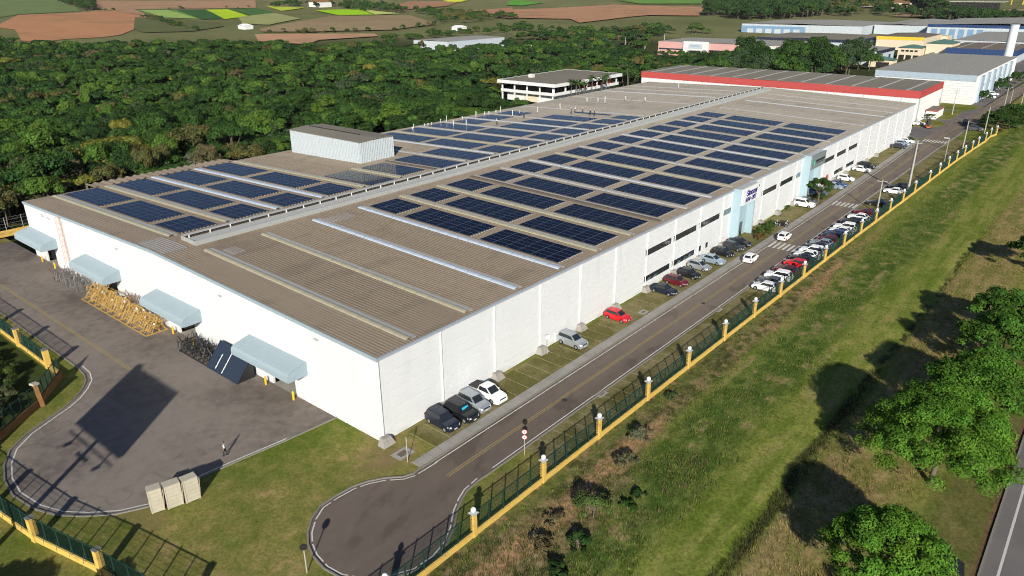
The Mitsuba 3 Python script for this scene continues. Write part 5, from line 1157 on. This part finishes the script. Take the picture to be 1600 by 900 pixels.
# shrubs by the entrance portals
for i, (x, y, R, H, tn) in enumerate([(92.0, -3.6, 1.3, 1.9, (.055, .095, .018)), (94.2, -3.2, 1.5, 2.4, (.038, .08, .018)), (96.4, -3.1, 1.4, 2.1, (.05, .085, .02)), (90.4, -4.1, 1.0, 1.3, (.14, .075, .025)), (98.2, -3.0, 1.2, 1.8, (.04, .075, .018)), (95.4, -4.3, 1.0, 1.2, (.085, .10, .025)),
                                      (125.8, -3.2, 1.3, 1.5, (.045, .085, .018)), (127.6, -3.6, 1.2, 1.2, (.05, .085, .018)), (113.6, -.9, .7, 1.3, (.05, .10, .02)), (211.5, -2.4, 1.2, 1.2, (.05, .075, .03))]):
    big_tree('entrance_shrub', f'clipped bushy shrub by the entrance portals, {ORD[i]} from the near end of the planting', x, y, R, H, 14, 1500, .17, tn, 60 + i, 'shrub', z0=.0, rmin=.22, rmax=.36)
# bushes and saplings on the rough verge
for i, (x, y, R, H, tn, n, lab) in enumerate([(4.2, -24.0, 2.4, 2.6, (.075, .11, .03), 1900, 'largest open dark shrub with bare pale stems on the dry verge below the fence'), (17.4, -21.3, 1.7, 1.9, (.10, .115, .065), 1500, 'pale grey-green shrub touching the fence on the verge'), (12.9, -22.2, 1.6, 1.4, (.085, .085, .045), 1300, 'brownish thorny bush against the yellow fence wall'),
                                               (9.4, -25.8, .8, .9, (.022, .05, .014), 700, 'small dark round bush, upper of a pair on the dry verge'), (7.2, -25.9, .9, .9, (.03, .07, .015), 800, 'small dark round bush, lower of a pair on the dry verge'), (.2, -25.2, 1.3, 1.2, (.022, .05, .014), 1300, 'dark green bush on bare earth near the bottom of the verge'), (-3.6, -25.6, 1.2, 1.2, (.022, .05, .014), 1100, 'dark green bush at the bottom edge of the verge'),
                                               (-2.0, -22.6, 1.5, 1.1, (.10, .085, .045), 800, 'dry brown bush beside the fence near the bottom'), (27.5, -19.6, 1.0, 1.0, (.045, .07, .025), 600, 'low bush at the foot of the fence wall farther up'), (1.5, -21.6, 1.2, .9, (.11, .095, .045), 600, 'brown dry scrub below the fence near the turning circle')]):
    big_tree('verge_bush', lab, x, y, R, H, 16, n, .20, tn, 80 + i, 'bush', z0=.05, rmin=.2, rmax=.32, trunk=.07)
# growth outside the yard fences at the left, and trees beyond the left edge of the picture
for i, (x, y, R, H, tn, n, lab) in enumerate([(-22.5, 41.0, 1.7, 2.2, (.085, .095, .045), 2000, 'pale bush with whitish leaves behind the broken pillar'), (-25.0, 37.5, 2.2, 2.6, (.075, .085, .04), 2600, 'greyish bush behind the rusty wall at the left edge'), (-27.5, 35.2, 1.8, 2.0, (.05, .085, .025), 1800, 'green bush at the left edge behind the rusty wall'),
                                               (-21.5, 46, 2.4, 2.2, (.055, .08, .02), 2600, 'yellowish green bush outside the yard fence'), (-20.2, 52, 1.6, 1.5, (.05, .075, .02), 1500, 'low bush at the foot of the left yard fence'), (-19.4, 62, 1.8, 1.6, (.03, .055, .015), 1600, 'dark bush at the foot of the left yard fence near the picture edge')]):
    big_tree('yard_bush', lab, x, y, R, H, 16, n, .22, tn, 120 + i, 'bush', z0=.05, rmin=.2, rmax=.32)
sg = np.random.default_rng(77)
for i in range(22):
    y = 42 + 1.55 * i; x = -18.0 - sg.uniform(0, 9); R_ = sg.uniform(1.0, 2.0)
    big_tree('scrub_bush', f'dark scrubby bush outside the left yard fence, {ORD[i]} from the near end', x, y, R_, R_ * sg.uniform(.7, 1.2), 14, 1100, .24, (.034, .058, .016) if i % 3 else (.07, .085, .025), 300 + i, 'bush', z0=.05, rmin=.22, rmax=.34)
for i, (x, y, R, H) in enumerate([(-37, 36, 5.5, 11.0), (-34, 45, 5.2, 10.0), (-30, 56, 4.5, 8.0), (-41.5, 1.0, 4.5, 6.6), (-37, -5.5, 4.5, 6.5)]):
    big_tree('outer_tree', f'tree beyond the left edge of the picture shading the grass, {ORD[i]} from the back', x, y, R, H, 40, 4000, .42, (.035, .07, .015), 140 + i)
# tufts of rough grass on the verge: real blades, too many to count
def tufts(n, xr, yr, hmin, hmax, cols, seed, dens=None):
    rg = np.random.default_rng(seed); x = xr[0] + (xr[1] - xr[0]) * rg.uniform(0, 1, n) ** 1.35; y = rg.uniform(*yr, n)
    if dens is not None:
        keep = dens(x, y) > rg.uniform(0, 1, n); x, y = x[keep], y[keep]; n = len(x)
    V, Cc = [], []; cols = np.array(cols); base = cols[rg.integers(len(cols), size=n)] * rg.uniform(.7, 1.3, (n, 1)); h = rg.uniform(hmin, hmax, n)
    for b in range(5):
        a = rg.uniform(0, 2 * PI, n); w = h * .22; d = np.column_stack([np.cos(a), np.sin(a)]); s = np.column_stack([-d[:, 1], d[:, 0]]); lean = h * rg.uniform(.3, .9, n)
        p = np.column_stack([x, y]) + rg.normal(0, .12, (n, 2))
        V.append(np.stack([np.column_stack([p - s * w[:, None] / 2, np.full(n, -.06)]), np.column_stack([p + s * w[:, None] / 2, np.full(n, -.06)]), np.column_stack([p + d * lean[:, None], h])], 1).reshape(-1, 3)); Cc.append(np.repeat(base * rg.uniform(.75, 1.2, (n, 1)), 3, 0))
    v = np.vstack(V); return v, np.arange(len(v)).reshape(-1, 3), np.clip(np.vstack(Cc), .003, 1)
nz = lambda x, y, s, sd: meshkit.fbm(np.column_stack([x / s, y / s, x * 0]), 3, sd)
v, f, c = tufts(52000, (-25, 150), (-31.0, -17.9), .08, .30, [(.08, .13, .022), (.10, .135, .03), (.16, .16, .055), (.12, .16, .035), (.09, .14, .025)], 1, lambda x, y: .15 + .85 * S01((nz(x, y, 3, 1) - .36) / .3) * np.exp(-((y + 25.5) / 4.0) ** 2))
v2, f2, c2 = tufts(9000, (-26, 60), (-28.5, -17.9), .10, .34, [(.07, .085, .03), (.12, .11, .05), (.18, .155, .07), (.07, .10, .025)], 9, lambda x, y: S01((nz(x, y, 3.5, 7) - .42) / .2) * S01((30 - x + 8 * (-y - 18) * 0) / 30 + .35))
f = np.vstack([f, f2 + len(v)]); v = np.vstack([v, v2]); c = np.vstack([c, c2])
k = put(None, 'rough_grass', (v, f), 'm_vcol', color=c); labels[k] = {'label': 'rough tussocky grass on the verge just outside the fence', 'category': 'grass', 'kind': 'stuff'}
v, f, c = tufts(26000, (-25, 140), (-46, -36.8), .08, .30, [(.22, .18, .06), (.29, .22, .09), (.13, .145, .03), (.25, .19, .085)], 2, lambda x, y: .2 + .8 * S01((nz(x, y, 3, 2) - .38) / .3))
k = put(None, 'dry_grass', (v, f), 'm_vcol', color=c); labels[k] = {'label': 'dry tussocky grass between the ditch and the roadside trees', 'category': 'grass', 'kind': 'stuff'}
v, f, c = tufts(1500, (-26, 50), (-36.9, -35.5), .12, .3, [(.05, .06, .018), (.08, .085, .03)], 3)
k = put(None, 'ditch_grass', (v, f), 'm_vcol', color=c); labels[k] = {'label': 'dark rank grass along the ditch on the verge', 'category': 'grass', 'kind': 'stuff'}

# ------------------------------------------------------------------ other buildings
def building(name, label, x0, x1, y0, y1, h, wall, roof, cat='warehouse', pitch=.35, band=None, bh=1.6, overhang=.1, strips=0, strip_mat='m_strip_grey'):
    k = thing(name, label, cat)
    put(k, 'wall', MB().box(x0, y0, -.5, x1, y0 + .3, h).box(x0, y1 - .3, -.5, x1, y1, h).box(x0, y0 + .31, -.5, x0 + .3, y1 - .31, h).box(x1 - .3, y0 + .31, -.5, x1, y1 - .31, h), wall)
    yc = (y0 + y1) / 2; o = overhang
    r = MB().hexa([(x0 - o, y0 - o, h), (x1 + o, y0 - o, h), (x1 + o, yc, h + pitch), (x0 - o, yc, h + pitch)], [(x0 - o, y0 - o, h + .12), (x1 + o, y0 - o, h + .12), (x1 + o, yc, h + pitch + .12), (x0 - o, yc, h + pitch + .12)])
    r.hexa([(x0 - o, yc, h + pitch), (x1 + o, yc, h + pitch), (x1 + o, y1 + o, h), (x0 - o, y1 + o, h)], [(x0 - o, yc, h + pitch + .12), (x1 + o, yc, h + pitch + .12), (x1 + o, y1 + o, h + .12), (x0 - o, y1 + o, h + .12)])
    rk = put(k, 'roof', r, roof)
    if band: put(k, 'fascia_band', MB().box(x0 - .12, y0 - .12, h - bh, x0 - .01, y1 + .12, h + .2).box(x0 - .01, y0 - .12, h - bh, x1 + .12, y0 - .01, h + .2), band)
    for i in range(strips):
        y = y0 + (y1 - y0) * (i + .5) / strips
        z = h + pitch * (1 - abs(y - yc) / (y1 - yc)) + .13
        put(rk, 'skylight', MB().box(x0 + .5, y - .3, z - .1, x1 - .5, y + .3, z + .1), strip_mat)
    return k
# red-banded shed behind the warehouse
rs = building('red_banded_shed', 'white shed with a broad red band and grey ribbed roof right behind the warehouse', 246.0, 281.5, 4.4, 113.5, 10.6, 'm_white', 'm_far_roof', band='m_redband', bh=2.3, strips=12)
for i in range(8): put(rs, 'panel_joint', MB().box(245.86, 10 + 12.5 * i, 0, 246, 10.08 + 12.5 * i, 8.3), 'm_grey')
put(rs, 'downpipe', MB().tube((246.2, 4.2, 0), (246.2, 4.2, 8.4), .12), 'm_grey'); put(rs, 'downpipe', MB().tube((281.2, 4.2, 0), (281.2, 4.2, 8.6), .12), 'm_grey')
gh = building('gatehouse', 'tiny white gatehouse with a flat red roof beside the shed', 258.5, 270.5, .6, 4.0, 2.9, 'm_white', 'm_brownroof', 'gatehouse', pitch=.08, overhang=.3, band='m_redband', bh=.25)
# far grey-roofed warehouse on the street
fw2 = building('grey_roofed_warehouse', 'long pale warehouse with a grey ribbed roof beyond the red-banded shed', 303.5, 408, -2.8, 34.5, 11.0, 'm_white', 'm_pale_roof', pitch=.25)
put(fw2, 'fascia_band', MB().box(303.3, -2.9, 9.0, 303.48, 34.6, 11.35), 'm_fascia'); put(fw2, 'parapet', MB().box(303.5, 34.2, 11, 408, 34.6, 11.7), 'm_far_roof')
for i, x in enumerate((312, 326, 340, 354, 368, 384)):
    put(fw2, 'wall_bay', MB().box(x, -3.5, -.4, x + 7, -2.81, 10.4), 'm_fascia'); put(fw2, 'window', MB().box(x + 8.2, -2.9, 5.4, x + 13, -2.8, 6.5), 'm_glass')
for i in range(22): put(fw2, 'roof_rib', MB().box(303.7, -2.4 + 1.7 * i, 11.0, 408, -2.15 + 1.7 * i, 11.16 + .22 * (1 - abs(i - 10.5) / 11)), 'm_pale_roof')
for i in range(10): put(fw2, 'wall_course', MB().box(303.44, -2.7, 1.0 * i + .02, 303.5, 34.4, 1.0 * i + .09), 'm_grey')
# white pavilion left of the shed
vl = thing('pavilion', 'white two-storey pavilion with a flat overhanging roof and open column gallery by the forest', 'building')
put(vl, 'lower_wall', MB().box(206, 131.0, 0, 250, 155.5, 3.6), 'm_white'); put(vl, 'gate', MB().box(205.85, 139, .05, 206, 146, 3.0), 'm_creamwall')
put(vl, 'gallery_floor', MB().box(203.5, 128.6, 3.6, 252, 157, 3.85), 'm_white'); put(vl, 'upper_wall', MB().box(209, 133.8, 3.85, 249, 154.5, 7.0), 'm_dark')
put(vl, 'upper_wall', MB().box(230, 133.4, 3.85, 248.8, 133.75, 5.0).box(247, 131, 3.85, 249.2, 133.8, 6.9), 'm_redband', label='red end section of the pavilion gallery')
put(vl, 'railing', MB().box(203.5, 128.6, 3.85, 203.7, 157, 4.8).box(203.7, 128.6, 3.85, 252, 128.8, 4.8), 'm_white')
for i in range(7): put(vl, 'column', MB().box(203.8 + 7.8 * i, 128.9, 3.85, 204.3 + 7.8 * i, 129.4, 7.2), 'm_white')
for i in range(5): put(vl, 'column', MB().box(203.8, 129.5 + 6.7 * i, 0, 204.3, 130.0 + 6.7 * i, 7.2), 'm_white')
put(vl, 'roof', MB().box(202.3, 127.5, 7.2, 253, 158, 7.4).box(202.3, 127.5, 7.4, 202.6, 158, 8.5).box(202.6, 127.5, 7.4, 253, 127.8, 8.5).box(252.7, 127.8, 7.4, 253, 158, 8.5).box(202.6, 157.7, 7.4, 252.7, 158, 8.5), 'm_white')
put(vl, 'roof_deck', MB().box(202.6, 127.8, 8.3, 252.7, 157.7, 8.42), 'm_far_roof'); put(vl, 'water_box', MB().box(216, 150, 8.42, 218, 152, 9.8), 'm_offwhite')
ws = thing('garden_wall', 'low white wall and hedge in front of the pavilion', 'wall'); put(ws, 'wall', MB().box(214, 121.0, 0, 244, 121.4, 2.4), 'm_white')
car('hatch', 'red', 197.0, 143.5, 100, 'red car under the forest edge at the left end of the pavilion', None, z=.05)
# white shed alone in the forest
building('forest_shed', 'white shed with a pale grey roof standing alone in the forest', 370.5, 436, 351.5, 388, 7.0, 'm_palewall', 'm_pale_roof', pitch=.6)
# pink building
pk = building('pink_building', 'long pink building with a white sign tower behind the trees', 440, 486, 113, 214, 8.8, 'm_pink', 'm_pale_roof', 'building', pitch=.4)
put(pk, 'sign_tower', MB().box(438.6, 176, 0, 439.95, 194, 9.6), 'm_white'); put(pk, 'sign', MB().box(438.4, 180, 5.0, 438.58, 190, 8.2), 'm_palewall'); put(pk, 'lettering', MB().box(438.3, 182, 6.6, 438.39, 188.5, 7.1), 'm_bluewall', label='blurred bluish line of lettering on the tower sign')
put(pk, 'entrance', MB().box(438.3, 181, 0, 438.59, 189, 3.9), 'm_dark'); put(pk, 'window_band', MB().box(439.85, 114, 3.6, 439.99, 175.5, 4.5).box(439.85, 194.5, 3.6, 439.99, 213.5, 4.5), 'm_darkband'); put(pk, 'wall_section', MB().box(439.8, 120, 4.6, 439.98, 140, 8.7), 'm_offwhite')
# industrial estate behind
def windows_row(k, x, ys, z0, z1, mat='m_bluewall'):
    for a, b in ys: put(k, 'window', MB().box(x - .12, a, z0, x, b, z1), mat)
b1 = building('blue_white_hall', 'white hall with a blue glazed left front, farthest left of the industrial estate', 690, 790, 150, 262, 9.6, 'm_palewall', 'm_pale_roof', pitch=1.2)
put(b1, 'blue_front', MB().box(689.7, 200, 0, 689.98, 262, 8.0), 'm_bluewall'); windows_row(b1, 689.7, [(205 + 9 * i, 211 + 9 * i) for i in range(6)], .5, 5.5, 'm_palewall')
b2 = building('long_white_hall', 'long white hall with a grey roof behind the yellow-banded building', 720, 850, 104, 148, 10, 'm_palewall', 'm_pale_roof', pitch=1.2)
b3 = building('navy_banded_hall', 'very large hall with a navy roof band and pale blue wall panels, farthest back', 700, 840, -30, 100, 12.5, 'm_palewall', 'm_pale_roof', pitch=2.0, band='m_navyband', bh=2.2)
windows_row(b3, 699.9, [(58 + 6.8 * i, 62.5 + 6.8 * i) for i in range(6)], 1.5, 9.0)
b4 = building('yellow_banded_building', 'cream building with a yellow roof band in the industrial estate', 572, 628, 74, 106, 8.7, 'm_creamwall', 'm_brownroof', pitch=.6)
put(b4, 'fascia_band', MB().box(571.8, 73.8, 6.9, 571.98, 106.2, 9.1), 'm_yellowband'); put(b4, 'annex', MB().box(628, 70, -.4, 645, 84, 7.2), 'm_creamwall')
for y in (72, 77): put(b4, 'window', MB().box(627.8 + 6, 69.9, 2, 637, 69.99, 5), 'm_redband')
building('dark_banded_hall', 'white hall with a dark navy band and brown roof left of the yellow-banded building', 535, 602, 109, 182, 7.8, 'm_palewall', 'm_far_roof', pitch=.5, band='m_darkband', bh=1.9)
b6 = building('grey_fronted_shed', 'white shed with a dark grey fascia in front of the cream building with green roofs', 446, 486, 72, 100, 7.6, 'm_palewall', 'm_pale_roof', pitch=.4)
put(b6, 'fascia_band', MB().box(446, 71.8, 6.0, 486, 71.98, 7.9), 'm_darkband'); put(b6, 'door', MB().box(474, 71.85, 0, 478, 71.97, 4.5), 'm_navyband')
b7 = thing('green_roofed_building', 'cream building with three dark green pyramid roofs and a row of four small windows', 'building')
def pyramid(k, x0, x1, y0, y1, h, ph):
    o = .6; put(k, 'roof', MB().add([(x0 - o, y0 - o, h), (x1 + o, y0 - o, h), (x1 + o, y1 + o, h), (x0 - o, y1 + o, h), ((x0 + x1) / 2, (y0 + y1) / 2, h + ph)], [[0, 1, 4], [1, 2, 4], [2, 3, 4], [3, 0, 4], [0, 2, 1], [0, 3, 2]]), 'm_greenroof')
for x0, x1, y0, y1, h, ph in ((497, 512, 59, 72.5, 7, 1.8), (506, 530, 44, 58.5, 9.6, 2.2), (514, 536, 30, 43.5, 6.4, 1.8)):
    put(b7, 'wall', MB().box(x0, y0, -.4, x1, y1, h), 'm_creamwall'); pyramid(b7, x0, x1, y0, y1, h, ph)
for i in range(4): put(b7, 'window', MB().box(496.85, 61 + 2.6 * i, 4.6, 496.98, 62.8 + 2.6 * i, 5.7), 'm_black')
for i in range(3): put(b7, 'arch', MB().box(496.85, 60 + 4.2 * i, 0, 496.98, 63.2 + 4.2 * i, 2.6), 'm_dark')
b8 = building('navy_fascia_hall', 'hall with a navy blue fascia and brown roof left of the water tower', 500, 560, 8, 46, 7.6, 'm_palewall', 'm_brownroof', pitch=.3, band='m_navyband', bh=3.2, strips=3)
windows_row(b8, 499.9, [(11 + 6 * i, 15 + 6 * i) for i in range(5)], .3, 3.0, 'm_darkband')
building('pale_roofed_hall', 'wide hall with a large pale grey roof behind the water tower', 575, 698, -26, 56, 7.8, 'm_palewall', 'm_pale_roof', pitch=.5)
b10 = thing('green_roofed_lodge', 'small lodge with a green roof and dark doorway left of the grey-roofed warehouse', 'building')
put(b10, 'wall', MB().box(437, 60, -.4, 446, 73, 4.0), 'm_creamwall'); pyramid(b10, 437, 446, 60, 73, 4.0, 1.8); put(b10, 'doorway', MB().box(436.85, 62, 0, 436.98, 69, 2.8), 'm_dark')
wt = thing('water_tower', 'tall white cylindrical water tower rising above the grey roof', 'water tower')
put(wt, 'shaft', MB().tube((435, 4.6, -.5), (435, 4.6, 24.4), 2.1, n=28), 'm_white', 40); put(wt, 'rim', MB().lathe([(1.9, 24.3), (2.25, 24.32), (2.25, 24.8), (1.9, 24.82)], 28, (435, 4.6, .1)), 'm_palewall')
h1 = building('hilltop_depot', 'grey open-fronted depot on the hillside at the top right', 1085, 1115, 100, 165, 0, 'm_offwhite', 'm_far_roof', 'building', pitch=.3)
for key in [q for q in scene if q.startswith('hilltop_depot')]: scene[key]['to_world'] = T().translate([0, 0, float(terr(1095, 130)) + 8])
put(h1, 'opening', MB().box(1084.5, 104, float(terr(1090, 130)) - 2, 1085, 160, float(terr(1090, 130)) + 7), 'm_dark')
put(h1, 'yellow_frame', MB().box(1084, 92, 20, 1085, 93, 34).box(1084, 80, 20, 1085, 81, 34).box(1084, 80, 33, 1085, 93, 34.4), 'm_yellowband')
for x0, y0, nm, lb in ((1060, 205, 'hillside_house', 'cream hillside house with ochre roofs at the top right'), (690, 930, 'hillside_house', 'hillside house with a reddish roof among trees at the top left'), (402, 672, 'farm_shed', 'small white farm shed on the brown track below the crop strips'), (545, 505, 'farm_house', 'small white farm house at the far forest edge')):
    z = float(terr(x0, y0)); k = thing(nm, lb, 'house'); s = 2.2 if x0 > 600 else 1.0
    put(k, 'wall', MB().box(x0 - 5 * s, y0 - 6 * s, z - 2, x0 + 5 * s, y0 + 6 * s, z + 3.2 * s), 'm_creamwall' if x0 > 1000 else 'm_white')
    put(k, 'roof', MB().hexa([(x0 - 5.5 * s, y0 - 6.5 * s, z + 3.2 * s), (x0 + 5.5 * s, y0 - 6.5 * s, z + 3.2 * s), (x0 + 5.5 * s, y0 + 6.5 * s, z + 3.2 * s), (x0 - 5.5 * s, y0 + 6.5 * s, z + 3.2 * s)],
                             [(x0 - .3, y0 - 5 * s, z + 5.0 * s), (x0 + .3, y0 - 5 * s, z + 5.0 * s), (x0 + .3, y0 + 5 * s, z + 5.0 * s), (x0 - .3, y0 + 5 * s, z + 5.0 * s)]), {'hillside_house': 'm_brown_wall', 'farm_shed': 'm_white', 'farm_house': 'm_white'}[nm])
# posts along the far estate road
for i in range(9):
    x, y = 330 + 24 * i, 262 - 3 * i
    tag(put(None, 'far_post', MB().tube((x, y, 0), (x, y, 9.5 if i % 2 else 6.5), .16, n=6), 'm_offwhite'), f'thin pale post along the far estate road, {ORD[i]} from the left', 'post')

# ------------------------------------------------------------------ the air
scene['air'] = {'type': 'homogeneous', 'albedo': {'type': 'rgb', 'value': [.95, .95, .95]}, 'sigma_t': .00003}
scene['haze'] = {'type': 'cube', 'to_world': T().translate([1000, 900, 39]).scale([1800, 1900, 43]), 'bsdf': {'type': 'null'}, 'interior': {'type': 'ref', 'id': 'air'}}
labels['haze'] = {'label': 'thin haze in the air that pales the far fields', 'category': 'haze', 'kind': 'stuff'}
scene['camera']['medium'] = {'type': 'ref', 'id': 'air'}
